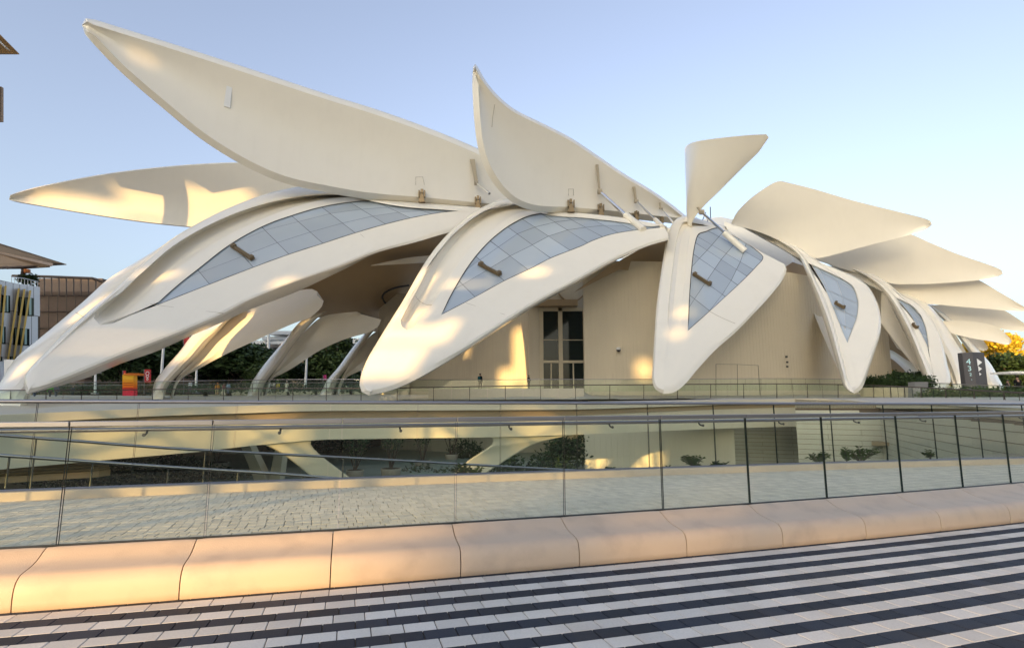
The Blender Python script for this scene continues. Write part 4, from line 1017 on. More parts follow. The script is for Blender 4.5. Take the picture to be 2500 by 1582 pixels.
for i in range(len(SD) - 1):
    a, b = SD[i] + .005, SD[i + 1] - .005; ds = np.linspace(a, b, 14)
    rows_ = []
    for po, pz in PROF:
        r_ = []
        for j, d in enumerate(ds):
            w_ = bench_w(d); e = .0 if 0 < j < 13 else .005
            off = po * w_ if po > .1 else po * .55
            p, an = BA.pos(d, off + e); r_.append((p[0], p[1], pz - (e if pz > .02 else 0)))
        rows_.append(np.array(r_))
    o = loft('concrete_bench', rows_, M['bench'], None, 50, True, (lambda k, n: k * n, lambda k, n: k * n + n - 1), .0005)
    tag(o, 'pale pink concrete bench block, ' + BL[i], 'bench', 'curved bench blocks along the glass balustrade')
# ================================================================== glass balustrades
def pane_mesh(name, p0, p1, zb0, zb1, zt0, zt1, th, mg, me_):
    p0, p1 = Vector((*p0, 0)), Vector((*p1, 0)); t = (p1 - p0).normalized(); n = Vector((-t.y, t.x, 0)) * th
    v = [p0 + Vector((0,0,zb0)), p1 + Vector((0,0,zb1)), p1 + n + Vector((0,0,zb1)), p0 + n + Vector((0,0,zb0)), p0 + Vector((0,0,zt0)), p1 + Vector((0,0,zt1)), p1 + n + Vector((0,0,zt1)), p0 + n + Vector((0,0,zt0))]
    f = [(0,1,5,4),(2,3,7,6),(1,2,6,5),(3,0,4,7),(4,5,6,7),(3,2,1,0)]
    me = bpy.data.meshes.new(name); me.from_pydata([tuple(q) for q in v], [], f); me.materials.append(mg); me.materials.append(me_)
    me.polygons.foreach_set('material_index', [0, 0, 1, 1, 1, 1]); me.update(); return me
def ztop(X): return 1.508 + .0058 * X
bal = thing('glass_balustrade', 'near glass balustrade with flat steel cap, standing on the pink bench', 'balustrade', (0, 6.3, .4))
def adopt(o, parent):
    o.parent = parent; o.matrix_parent_inverse = Matrix.Translation(-parent.location); return o
for i in range(len(JD) - 1):
    a, b = JD[i] + .009, JD[i + 1] - .009
    p0, p1 = GA.pos(a)[0], GA.pos(b)[0]
    adopt(link('glass_pane', pane_mesh('glass_pane', p0, p1, .385, .385, ztop(p0[0]) - .05, ztop(p1[0]) - .05, .021, M['glass'], M['glass_edge'])), bal)
    # flat cap: one length per pane
    mb = MB(); q0, q1 = Vector((*GA.pos(a - .006)[0], 0)), Vector((*GA.pos(b + .006)[0], 0)); t = (q1 - q0).normalized(); n = Vector((-t.y, t.x, 0))
    z0, z1 = ztop(q0.x), ztop(q1.x)
    for (pp, qq) in (((-.022, -.05), (.043, 0)),):
        bt_, tp_ = [], []
        for q, z in ((q0, z0), (q1, z1)): pass
        mb.hexa([q0 + n*pp[0] + Vector((0,0,z0-.05)), q1 + n*pp[0] + Vector((0,0,z1-.05)), q1 + n*qq[0] + Vector((0,0,z1-.05)), q0 + n*qq[0] + Vector((0,0,z0-.05))],
                [q0 + n*pp[0] + Vector((0,0,z0)), q1 + n*pp[0] + Vector((0,0,z1)), q1 + n*qq[0] + Vector((0,0,z1)), q0 + n*qq[0] + Vector((0,0,z0))])
    o = mb.build('cap_rail', M['steel']); bv = o.modifiers.new('bevel', 'BEVEL'); bv.width = .006; bv.segments = 2; adopt(o, bal)
    # bracket carrying the inner handrail
    d = (JD[i] + JD[i + 1]) / 2; g = Vector((*GA.pos(d)[0], 0)); z = ztop(g.x) - .135
    mb = MB(); mb.tube([g + n*.02 + Vector((0,0,z)), g + n*.06 + Vector((0,0,z)), g + n*.10 + Vector((0,0,z+.015)), g + n*.115 + Vector((0,0,z+.05))], .010, 6)
    mb.tube([g + n*.021 + Vector((0,0,z)), g + n*.03 + Vector((0,0,z))], .016, 10)
    adopt(mb.build('rail_bracket', M['darksteel'], smooth=40), bal)
hp = []
for d in np.linspace(JD[0], JD[-1], 80):
    g, a = GA.pos(d, .115); hp.append(Vector((g[0], g[1], ztop(g[0]) - .083)))
adopt(MB().tube(hp, .022, 10).build('handrail', M['steel'], smooth=60), bal)
sh = []
for d in np.linspace(JD[0], JD[-1], 60):
    g, a = GA.pos(d, .01); sh.append(Vector((g[0], g[1], .40)))
adopt(MB().tube(sh, .011, 4).build('base_shoe', M['darksteel']), bal)
# second balustrade on the kerb of the path
bal2 = thing('glass_balustrade', 'second glass balustrade on the kerb beyond the sett path', 'balustrade', (2, 10.5, .48))
XS = [80,332,575,807,1024,1228,1416,1591,1752,1901,2040,2170,2290,2402]
KD = []
for x in XS:
    r = ray(x, 985); s_ = np.abs(KA.x * r[1] - KA.y * r[0] + .0); i = int(np.argmin(s_)); KD.append(KA.d[i])
KD = [KD[0] - 1.3 * k for k in range(7, 0, -1)] + KD + [KD[-1] + 1.3 * k for k in range(1, 9)]
for i in range(len(KD) - 1):
    p0, p1 = KA.pos(KD[i] + .008, .15)[0], KA.pos(KD[i + 1] - .008, .15)[0]
    adopt(link('glass_pane', pane_mesh('glass_pane', p0, p1, .475, .475, 1.68, 1.68, .02, M['glass'], M['glass_edge'])), bal2)
cp = [Vector((*KA.pos(d, .16)[0], 1.70)) for d in np.linspace(KD[0], KD[-1], 80)]
mb = MB().tube(cp, .028, 8, True); adopt(mb.build('cap_rail', M['steel'], smooth=60), bal2)
cp = [Vector((*KA.pos(d, .15)[0], .49)) for d in np.linspace(KD[0], KD[-1], 60)]
adopt(MB().tube(cp, .02, 4).build('base_shoe', M['steel']), bal2)

# sloping handrails of the stair going down into the courtyard
def court_rail(pts, label, r=.03, ph=1.0):
    P3 = [Vector(pt(x, y, D)) for x, y, D in pts]; C_ = np.array([tuple(p) for p in P3]); C_ = resample(C_, 24)
    P3 = [Vector(p) for p in C_]
    o = MB().tube(P3, r, 8).build('stair_handrail', M['steel'], smooth=60); tag(o, label, 'handrail')
    for k in range(1, 24, 4):
        q = P3[k]; MB().tube([q, q - Vector((0, 0, ph))], .016, 6).build('post', M['darksteel'], o)
court_rail([(-30,1060,10.6),(183,1076,11.2),(400,1093,11.9),(900,1120,13.6),(1350,1145,15.2),(1720,1163,16.5)], 'upper steel stair handrail descending to the right behind the glass')
court_rail([(-30,1109,8.9),(400,1139,9.8),(700,1158,10.4),(960,1180,11)], 'lower steel stair handrail descending to the right, nearer the kerb', .028, .5)

# terrace railings further up
def far_rail(pts, label, capmat, capr, step=1.5, post=False, hand=None):
    A = resample([(x, D, yt, yb) for x, D, yt, yb in pts], 160)
    T = [Vector(pt(x, yt, D)) for x, D, yt, yb in A]; Bt = [Vector(pt(x, yb, D)) for x, D, yt, yb in A]
    c = T[80]; root = thing('glass_railing', label, 'railing', (c.x, c.y, Bt[80].z))
    adopt(MB().tube(T[::3] + [T[-1]], capr, 6).build('cap_rail', M[capmat], smooth=60), root)
    d = np.r_[0, np.cumsum([(T[i+1] - T[i]).length for i in range(159)])]
    kk = max(2, int(d[-1] / step))
    ix = [np.interp(k * d[-1] / kk, d, np.arange(160)) for k in range(kk + 1)]
    def at(L, t): i = min(int(t), 158); return L[i].lerp(L[i+1], t - i)
    for k in range(kk):
        a0, a1, b0, b1 = at(T, ix[k]), at(T, ix[k+1]), at(Bt, ix[k]), at(Bt, ix[k+1])
        s_ = (a1 - a0) * .012
        me = pane_mesh('glass_pane', (a0 + s_).to_2d(), (a1 - s_).to_2d(), b0.z, b1.z, a0.z - .03, a1.z - .03, .02, M['glass_far'], M['glass_edge'])
        adopt(link('glass_pane', me), root)
        if post and k % 2 == 0: adopt(MB().tube([a0, b0], .03, 5).build('post', M['canopy']), root)
    if hand: adopt(MB().tube([p - Vector((0, .12, hand)) for p in T[::3]], .03, 6).build('handrail', M['bronze'], smooth=60), root)
far_rail([(-60,50,953,984),(250,50,952,984),(650,50,948,981),(900,49,948,981),(1320,50,941,976),(1590,51,939,974),(1900,52,937,972),(2113,52,940,972),(2250,42,946,982),(2520,30,960,1004)], 'glass railing with bronze-coloured top rail along the terrace edge', 'canopy', .05, 1.55, True)
far_rail([(-60,60,934,960),(250,60,933,960),(650,58,927,955),(877,57,926,955),(1150,57,927,956),(1380,57,926,956),(1590,57,926,955),(1900,58,924,953),(2117,58,927,956),(2300,48,936,968),(2520,36,945,986)], 'farther glass railing with thin steel top rail across the forecourt', 'steel', .035, 1.6, False)
far_rail([(-60,70,943,958),(300,68,940,958),(600,66,936,957),(890,64,933,955)], 'farthest glass railing on the ramp at the left', 'grey', .04, 2.2, True)
# low ramp wall
lw = MB(); a0, a1 = [Vector(pt(x, 960, D)) for x, D in ((1046, 53), (1426, 53.5))]
lw.hexa([Vector((a0.x, a0.y, 2.1)), Vector((a1.x, a1.y, 2.1)), Vector((a1.x, a1.y + .4, 2.1)), Vector((a0.x, a0.y + .4, 2.1))], [Vector((a0.x, a0.y, 3.42)), Vector((a1.x, a1.y, 3.5)), Vector((a1.x, a1.y + .4, 3.5)), Vector((a0.x, a0.y + .4, 3.42))])
tag(lw.build('low_wall', M['kerb']), 'low grey wall of the entrance ramp, below the two people at the door', 'wall')

# ================================================================== people
def skin_mesh(name, pts, edges, radii, mt, parent, root=0, sub=1):
    me = bpy.data.meshes.new(name); bm = bmesh.new(); lay = bm.verts.layers.skin.verify()
    vs = [bm.verts.new(p) for p in pts]
    for v_, r in zip(vs, radii): v_[lay].radius = (r, r)
    vs[root][lay].use_root = True
    for a, b in edges: bm.edges.new((vs[a], vs[b]))
    bm.to_mesh(me); bm.free()
    if mt: me.materials.append(mt)
    o = link(name, me, parent); m1 = o.modifiers.new('skin', 'SKIN'); m1.use_smooth_shade = True
    if sub: m2 = o.modifiers.new('sub', 'SUBSURF'); m2.levels = sub; m2.render_levels = sub
    return o
CLOTH = {}
def cloth(c):
    if c not in CLOTH: CLOTH[c] = mat('cloth', c, .85, .2)
    return CLOTH[c]
SKIN = mat('skin', (.32, .19, .13), .6); HAIR = mat('hair', (.012, .01, .009), .6)
def person(x, yf, D, h, rz, top, bottom, label, stride=.0, arm=0., bag=None, cap=None, sleeves=True, robe=False, sit=False):
    base = Vector(pt(x, yf, D)); root = thing('person', label, 'person', base, None, rz)
    s = h / 1.75; st = stride
    J = dict(pel=(0,0,.95), ch=(0,.0,1.28), nk=(0,0,1.48), hd=(0,-.02,1.60), hd2=(0,-.03,1.70),
             lh=(-.10,0,.90), rh=(.10,0,.90), lk=(-.11,-.02-st*.3,.50), rk=(.11,-.02+st*.2,.50), lf=(-.11,-st*.45,.07), rf=(.11,st*.5,.08), lt=(-.12,-.16-st*.45,.03), rt=(.12,-.14+st*.5,.03),
             ls=(-.19,0,1.42), rs=(.19,0,1.42), le=(-.25,.03+st*.15,1.15), re=(.25,.03-st*.15-arm*.1,1.15), lw=(-.24,-.06+st*.3,.90), rw=(.22-arm*.12,-.06-st*.3-arm*.28,.90+arm*.42), lp=(-.235,-.09+st*.34,.80), rp=(.19-arm*.12,-.12-st*.3-arm*.34,.82+arm*.55))
    rad = dict(pel=.13, ch=.15, nk=.055, hd=.095, hd2=.07, lh=.09, rh=.09, lk=.06, rk=.06, lf=.042, rf=.042, lt=.035, rt=.035, ls=.065, rs=.065, le=.045, re=.045, lw=.032, rw=.032, lp=.03, rp=.03)
    E_ = [('pel','ch'),('ch','nk'),('nk','hd'),('hd','hd2'),('pel','lh'),('lh','lk'),('lk','lf'),('lf','lt'),('pel','rh'),('rh','rk'),('rk','rf'),('rf','rt'),('ch','ls'),('ls','le'),('le','lw'),('lw','lp'),('ch','rs'),('rs','re'),('re','rw'),('rw','rp')]
    ks = list(J); ix = {k: i for i, k in enumerate(ks)}
    def build(name, keys, grow, mt, rootk):
        kk = [k for k in ks if k in keys]; id2 = {k: i for i, k in enumerate(kk)}
        return skin_mesh(name, [tuple(c * s for c in J[k]) for k in kk], [(id2[a], id2[b]) for a, b in E_ if a in id2 and b in id2], [(rad[k] * s + grow) for k in kk], mt, root, id2[rootk])
    build('body', ks, 0, SKIN, 'pel')
    if robe:
        tk = ['pel','ch','ls','rs','le','re','lw','rw']; build('robe_top', tk, .02, cloth(top), 'pel')
        mb = MB(); mb.tube([Vector((0, 0, .08)) * s, Vector((0, 0, .5)) * s, Vector((0, 0, 1.0)) * s, Vector((0, 0, 1.25)) * s], [.24 * s, .21 * s, .17 * s, .15 * s], 12, True, .8); mb.build('robe', cloth(top), root, 60)
    else:
        build('jacket', ['pel','ch','ls','rs','le','re'] + (['lw','rw'] if sleeves else []), .022, cloth(top), 'ch')
        build('trousers', ['pel','lh','rh','lk','rk','lf','rf'], .016, cloth(bottom), 'pel')
        for k, t in (('lf','lt'),('rf','rt')):
            mb = MB(); a, b = Vector(J[k]) * s, Vector(J[t]) * s; mb.tube([a + Vector((0,.05,-.04))*s, a + Vector((0,0,-.03))*s, b], [.045*s, .052*s, .04*s], 8); mb.build('shoe', cloth((.02,.02,.022)), root, 50)
    hm = MB(); hc = Vector((0, .01, 1.665)) * s
    ring = []
    for k, (dz, rr) in enumerate(((-.02,.105),(.03,.11),(.075,.085),(.105,.04))): ring.append((hc + Vector((0, .012, dz)) * s, rr * s))
    hm.tube([r_[0] for r_ in ring], [r_[1] for r_ in ring], 10); hm.build('hair' if not cap else 'cap', HAIR if not cap else cloth(cap), root, 60)
    fm = MB(); fm.hexa([Vector((-.012,-.125,1.59))*s, Vector((.012,-.125,1.59))*s, Vector((.012,-.09,1.58))*s, Vector((-.012,-.09,1.58))*s], [Vector((-.007,-.115,1.64))*s, Vector((.007,-.115,1.64))*s, Vector((.007,-.09,1.64))*s, Vector((-.007,-.09,1.64))*s]); fm.build('nose', SKIN, root)
    if bag:
        mb = MB(); mb.box(Vector((0, .2, 1.2)) * s, Vector((.32, .16, .46)) * s); b = mb.build('backpack', cloth(bag), root); bv = b.modifiers.new('b', 'BEVEL'); bv.width = .05 * s; bv.segments = 2
    return root
person(1172, 952, 61, 1.76, R(150), (.012,.015,.02), (.05,.045,.04), 'person in a dark jacket with a teal backpack, one hand raised to the face', .1, 1., (.01,.09,.11))
person(1291, 949, 73, 1.74, R(60), (.012,.012,.016), (.03,.03,.035), 'person in black clothes and cap standing left of the tall doorway', .1, .4, None, (.01,.01,.012))
person(529, 965, 78, 1.7, R(20), (.75,.33,.06), (.70,.55,.33), 'person in an orange headscarf and cream trousers on the left ramp', .25, .1, None, (.75,.3,.05))
person(545, 966, 78, 1.75, R(-20), (.25,.10,.10), (.70,.64,.52), 'person in a dark red top and cream trousers beside the orange headscarf', .3, .1)
person(463, 958, 84, 1.72, R(0), (.62,.64,.68), (.1,.1,.12), 'person in a pale shirt under the third white leg', .2)
person(556, 961, 86, 1.7, R(40), (.30,.40,.55), (.2,.22,.3), 'person in a light blue top behind the ramp railing', .15)
person(657, 958, 86, 1.78, R(180), (.75,.75,.74), (.6,.6,.58), 'person dressed all in white near the fourth leg', .2)
person(668, 958, 90, 1.72, R(160), (.45,.4,.38), (.1,.1,.1), 'person in a grey-brown shirt behind the one in white', .1)
person(699, 957, 90, 1.78, R(180), (.70,.66,.56), (.70,.66,.56), 'person in a long cream robe below the lamp post', 0, 0, None, (.7,.66,.56), True, True)
person(678, 957, 88, 1.5, R(0), (.55,.45,.05), (.3,.25,.1), 'small person in a yellow top between the white and cream figures', .2)
person(82, 978, 62, 1.75, R(80), (.06,.08,.14), (.05,.07,.13), 'person in navy walking under the tip of the left-hand leg', .5)
person(120, 977, 62, 1.76, R(80), (.09,.45,.05), (.08,.08,.09), 'person in a lime green safety vest walking at the left', .55)
person(135, 976, 64, 1.74, R(70), (.16,.17,.22), (.10,.11,.14), 'person in grey walking just behind the green vest', .4)
person(22, 976, 66, 1.74, R(90), (.03,.03,.035), (.03,.03,.03), 'person in black at the far left under the outermost leg', .4)
person(175, 974, 70, 1.7, R(90), (.05,.06,.08), (.06,.06,.07), 'person in dark blue walking right of the green vest', .3)
person(2364, 966, 50, 1.72, R(100), (.012,.012,.016), (.02,.02,.02), 'person in a black jacket just left of the grey direction sign', .1)
person(2490, 974, 44, 1.78, R(170), (.008,.008,.009), (.008,.008,.009), 'person in a black hooded robe at the right edge', 0, 0, None, (.008,.008,.009), True, True)
person(2465, 972, 47, 1.5, R(200), (.02,.018,.018), (.03,.03,.03), 'shorter dark-haired person beside the hooded one', .1)

# ================================================================== plants
def leaf_cloud(name, blobs, n, size, mt, parent=None, seed=1, flat=.6, elong=1.6):
    rg = np.random.RandomState(seed); bl = np.array(blobs, float); wt = bl[:, 3] ** 2 * np.sqrt(bl[:, 4]); wt /= wt.sum()
    ch = rg.choice(len(bl), n, p=wt); dv = rg.normal(size=(n, 3)); dv /= np.linalg.norm(dv, axis=1)[:, None]
    rr = (.45 + .55 * rg.rand(n) ** .5)[:, None]
    # twiggy gaps: leaves gather in small clumps
    c = bl[ch, :3] + dv * rr * np.stack([bl[ch, 3], bl[ch, 3], bl[ch, 4]], 1)
    cl = rg.normal(size=(n // 9 + 1, 3)) * size * .9; c = c + cl[rg.randint(0, len(cl), n)]
    a = rg.normal(size=(n, 3)); a[:, 2] *= flat; a /= np.linalg.norm(a, axis=1)[:, None]
    b = np.cross(a, rg.normal(size=(n, 3))); b /= np.linalg.norm(b, axis=1)[:, None]
    sz = size * (.6 + .8 * rg.rand(n))[:, None]
    v = np.empty((n, 4, 3)); v[:, 0] = c - a * sz * elong * .5; v[:, 1] = c + b * sz * .36; v[:, 2] = c + a * sz * elong * .5; v[:, 3] = c - b * sz * .36
    me = bpy.data.meshes.new(name); me.from_pydata(v.reshape(-1, 3).tolist(), [], np.arange(n * 4).reshape(n, 4).tolist())
    at = me.attributes.new('rnd', 'FLOAT', 'POINT'); at.data.foreach_set('value', np.repeat(rg.rand(n), 4))
    finish(me, mt); return link(name, me, parent)
def trunk_mesh(name, h, r, mt, parent, branches=5, seed=1, top=.55):
    rg = random.Random(seed); mb = MB(); p = [Vector((0, 0, 0))]
    for k in range(1, 5): p.append(Vector((rg.uniform(-.04, .04) * h, rg.uniform(-.04, .04) * h, h * top * k / 4)))
    mb.tube(p, [r * (1 - .15 * k) for k in range(5)], 8)
    for k in range(branches):
        a = k * 2.4 + rg.random(); s0 = p[rg.choice((2, 3, 4))]; L = h * rg.uniform(.25, .4)
        e = s0 + Vector((math.cos(a) * L * .7, math.sin(a) * L * .7, L)); m_ = (s0 + e) / 2 + Vector((0, 0, -.06 * L))
        mb.tube([s0, m_, e], [r * .45, r * .3, r * .12], 6)
    return mb.build(name, mt, parent, 60)
def make_tree(h, wd, n, mt, seed, size, lift=.3):
    rg = random.Random(seed); root = thing('tree', None, 'tree'); bl = []
    for k in range(13):
        a = rg.random() * 6.28; q = rg.random() ** .6 * wd * .36; z = h * (lift + (1 - lift) * rg.uniform(.12, .86))
        f_ = 1 - .5 * abs((z / h - .55) / .5); bl.append((math.cos(a) * q * f_, math.sin(a) * q * f_, z, wd * rg.uniform(.14, .24), h * rg.uniform(.08, .14)))
    leaf_cloud('crown', bl, n, size, mt, root, seed); trunk_mesh('trunk', h, .03 * h, M['bark'], root, 6, seed); return root
PROTO = {'dark': [make_tree(6, 6, 5200, M['leaf_dark'], s_, .30) for s_ in (3, 4)], 'gold': [make_tree(9, 8, 6500, M['leaf_sunlit'], s_, .34, .12) for s_ in (11, 12)], 'mid': [make_tree(7, 6, 4600, M['leaf'], 21, .30)]}
usedt = set()
def place_tree(kind, i, x, ytop, D, h, label, group, zb=None, sc=1.0):
    src = PROTO[kind][i]; zt = pt(x, ytop, D)[2]
    H0 = {'dark': 6, 'gold': 9, 'mid': 7}[kind]
    z0 = zb if zb is not None else 3.4
    hh = zt - z0; k = hh / H0 / .98
    if (kind, i) in usedt:
        r_ = src.copy(); COL.objects.link(r_)
        for ch in src.children: c = ch.copy(); COL.objects.link(c); c.parent = r_
    else: r_ = src; usedt.add((kind, i))
    b = pt(x, 990, D); r_.location = (b[0], b[1], z0); r_.scale = (k * sc, k * sc, k); r_.rotation_euler = (0, 0, random.random() * 6.28)
    tag(r_, label, 'tree', group); return r_
TD = 'dark trees behind the far legs'
for i, (x, y, D, lab, sc) in enumerate(((300, 842, 104, 'bushy green tree above the orange sign', 1.1), (345, 846, 112, 'dark tree just left of the grey lamp post', 1.2), (418, 828, 112, 'dark tree right of the grey lamp post, behind the third leg', 1.4), (505, 858, 120, 'dark rounded tree between the third leg and the pale post', 1.6),
        (560, 838, 118, 'tall dark tree in the middle of the gap right of the third leg', 1.7), (612, 850, 116, 'dark tree just left of the fourth leg', 1.6), (700, 880, 120, 'low dark tree below the tan building', 1.5), (775, 890, 122, 'low dark shrubby tree beside the pale lamp post', 1.6))):
    place_tree('dark', i % 2, x, y, D, 6, lab, TD, sc=sc)
place_tree('mid', 0, 815, 818, 118, 7, 'tall loose olive tree left of the fifth leg', TD, sc=1.1)
place_tree('mid', 0, 860, 845, 126, 7, 'olive tree partly behind the fifth leg', TD, sc=1.2)
place_tree('mid', 0, 640, 870, 112, 7, 'small lighter green tree behind the fourth leg foot', TD, sc=1.3)
TG = 'golden trees at the right'
for i, (x, y, D, lab, sc) in enumerate(((2400, 838, 112, 'golden lit tree right behind the lowest wing tip', .9), (2440, 850, 104, 'golden tree with pale gaps right of the direction sign', .9), (2486, 812, 100, 'tallest golden tree cut by the right edge', .95), (2175, 885, 120, 'golden tree seen in the gap left of the rib end', .8), (2350, 905, 116, 'golden bush low behind the direction sign', 1.2))):
    place_tree('gold', i % 2, x, y, D, 9, lab, TG, sc=sc)
place_tree('dark', 1, 2468, 862, 92, 6, 'dark green tree in front of the golden ones at the right', TG, sc=1.3)
place_tree('dark', 0, 2200, 905, 110, 6, 'dark green shrubby tree left of the grey box planters', TG, sc=1.5)
place_tree('dark', 0, 2498, 905, 88, 6, 'dark low tree at the right edge behind the hooded person', TG, sc=1.3)
# hedges and planters at the right end of the terrace
def hedge(label, x0, x1, y0, y1, D0, D1, n, mt, size=.14, thick=1.2, seed=5):
    bl = []
    k = max(4, int((x1 - x0) / 14))
    for i in range(k + 1):
        t = i / k; D = D0 + (D1 - D0) * t; x = x0 + (x1 - x0) * t
        zt, zb = pt(x, y0, D)[2], pt(x, y1, D)[2]; p = pt(x, (y0 + y1) / 2, D); hz = (zt - zb) / 2
        bl.append((p[0], p[1] + thick / 2, (zt + zb) / 2, thick * .6, hz * random.uniform(.8, 1.05)))
    o = leaf_cloud('hedge', bl, n, size, mt, None, seed, .8); return tag(o, label, 'hedge')
hedge('clipped dark hedge above the pale planter wall behind the railing', 2110, 2275, 917, 950, 56, 50, 5000, M['leaf_dark'], .16)
hedge('loose green hedge under the direction sign at the right', 2285, 2545, 946, 990, 45, 36, 9000, M['leaf'], .13, 1.6, 8)
hedge('dark flowering hedge left of the slender leg foot', 2190, 2270, 908, 930, 62, 58, 2500, M['leaf_dark'], .15, 1.2, 9)
pw = MB()
def slab(mb, x0, x1, y0, y1, D0, D1, th=.5):
    a, b, c, d = [Vector(pt(x, y, D)) for x, y, D in ((x0, y1, D0), (x1, y1, D1), (x1, y0, D1), (x0, y0, D0))]; e = Vector((0, th, 0)); mb.hexa([a, b, b + e, a + e], [d, c, c + e, d + e]); return mb
tag(slab(MB(), 2108, 2236, 946, 977, 55.5, 51).build('planter_wall', M['concrete']), 'pale low planter wall under the clipped hedge', 'planter')
tag(slab(MB(), 2266, 2292, 951, 978, 49, 48).build('planter_wall', M['concrete']), 'short pale planter wall right of the steel box', 'planter')
tag(slab(MB(), 2234, 2266, 932, 978, 50, 49, .9).build('steel_box', M['grey']), 'grey steel service box between the planter walls', 'box')
tag(slab(MB(), 2243, 2254, 906, 930, 60, 60, .6).build('steel_box', M['grey']), 'small grey cabinet behind the clipped hedge', 'box')
tag(slab(MB(), 2466, 2560, 906.5, 911, 60, 58, 2.5).build('table_canopy', M['white']), 'thin white canopy edge against the golden trees', 'canopy')
# potted trees in the sunken courtyard
def potted(x, yb, D, wpx, h, label, seed, dense=420):
    b = Vector(pt(x, yb, D)); b.z = -3.0; root = thing('potted_tree', label, 'potted tree', b, 'potted trees in the sunken courtyard'); r = wpx / FPX * D / 2
    mb = MB(); mb.tube([Vector((0,0,0)), Vector((0,0,.08)), Vector((0,0,.42)), Vector((0,0,.46))], [r*.86, r*.92, r, r*.97], 20); mb.build('pot', M['pot'], root, 40)
    mb = MB(); mb.tube([Vector((0,0,.462)), Vector((0,0,.49))], [r*.9, r*.5], 14); mb.build('soil', M['soil'], root)
    rg = random.Random(seed); mb = MB(); bl = []
    for k in range(8):
        a = k * 2.39 + rg.random(); L = h * rg.uniform(.75, 1.0); sp = h * rg.uniform(.12, .34)
        p0 = Vector((math.cos(a)*.08, math.sin(a)*.08, .46)); p2 = Vector((math.cos(a)*sp, math.sin(a)*sp, .46 + L)); p1 = p0.lerp(p2, .5) + Vector((math.cos(a)*sp*.12, math.sin(a)*sp*.12, .1))
        mb.tube([p0, p1, p2], [.035, .024, .008], 6)
        for q in (.55, .75, 1.0):
            e = p0.lerp(p2, q); bl.append((e.x, e.y, e.z, h * .10, h * .11))
            tw_ = e + Vector((rg.uniform(-.25,.25), rg.uniform(-.25,.25), .22)); mb.tube([e, tw_], [.012, .005], 4)
    mb.build('stems', M['bark'], root); leaf_cloud('crown', bl, dense, .13, M['leaf'], root, seed); return root
for k, (x, yb, D, wpx, h, lab) in enumerate(((866,1167,38.5,42,2.9,'potted tree at the left, low pot nearly hidden by the kerb'), (954,1160,39.5,50,3.6,'potted tree with the widest pot, centre of the long opening'), (1032,1137,46,40,3.4,'potted tree right of the widest pot'), (1102,1122,52,34,3.6,'potted tree at the right of the long opening'),
        (528,1137,44,58,3.4,'potted tree with wide dish left of the Y-shaped column'), (420,1165,36,50,3.2,'potted tree under the descending beam at the left'))): potted(x, yb, D, wpx, h, lab, 30 + k)
# courtyard shrubs
def shrub(x, y, D, r, hz, label, seed, n=1400, mt='leaf_dark', size=.2):
    c = Vector(pt(x, y, D)); bl = [(c.x + random.uniform(-r, r), c.y + random.uniform(-.5, .5), c.z + random.uniform(-hz*.4, hz*.4), r*.6, hz*.6) for _ in range(6)]
    return tag(leaf_cloud('shrub', bl, n, size, M[mt], None, seed), label, 'shrub', 'shrubs in the sunken courtyard')
shrub(330, 1165, 36, 3.0, 1.2, 'broad dark shrub mass below the descending beam', 51, 2600); shrub(180, 1150, 30, 3.0, .9, 'dark shrub mass by the timber steps at the left', 52, 2400)
shrub(500, 1170, 38, 2.2, .8, 'dark rounded shrub left of the Y-shaped column', 53); shrub(1300, 1150, 40, 2.6, 1.4, 'large dark shrub under the sunlit splayed leg', 54, 2600); shrub(1180, 1120, 54, 2.6, 2.0, 'tall dark shrub behind the right splayed leg', 55, 2600); shrub(1060, 1158, 42, 2.4, .5, 'low spreading shrub right of the widest pot', 56, 1400)
shrub(1370, 1105, 44, 1.6, 2.2, 'tall dark shrub beside the ribbed basement wall', 57, 2000); shrub(800, 1098, 62, 5.0, 2.2, 'dark hedge-like shrub far behind the potted trees', 58, 2600)
shrub(420, 1120, 60, 6, 2.0, 'long dark shrub along the rear wall at the left', 59, 3000)
for k in range(4):
    q0, q1 = Vector(pt(-30, 1152 + 10 * k, 24 - k * 1.6)), Vector(pt(240, 1150 + 9.5 * k, 26 - k * 1.6)); q1.z = q0.z
    m_ = MB(); m_.hexa([q0, q1, q1 + Vector((0, .6, 0)), q0 + Vector((0, .6, 0))], [q0 + Vector((0, 0, .22)), q1 + Vector((0, 0, .22)), q1 + Vector((0, .6, .22)), q0 + Vector((0, .6, .22))])
    tag(m_.build('timber_step', M['timber']), 'long timber garden step low at the left, ' + ('topmost of four', 'second from the top', 'third from the top', 'lowest of four')[k], 'step', 'timber steps in the courtyard')
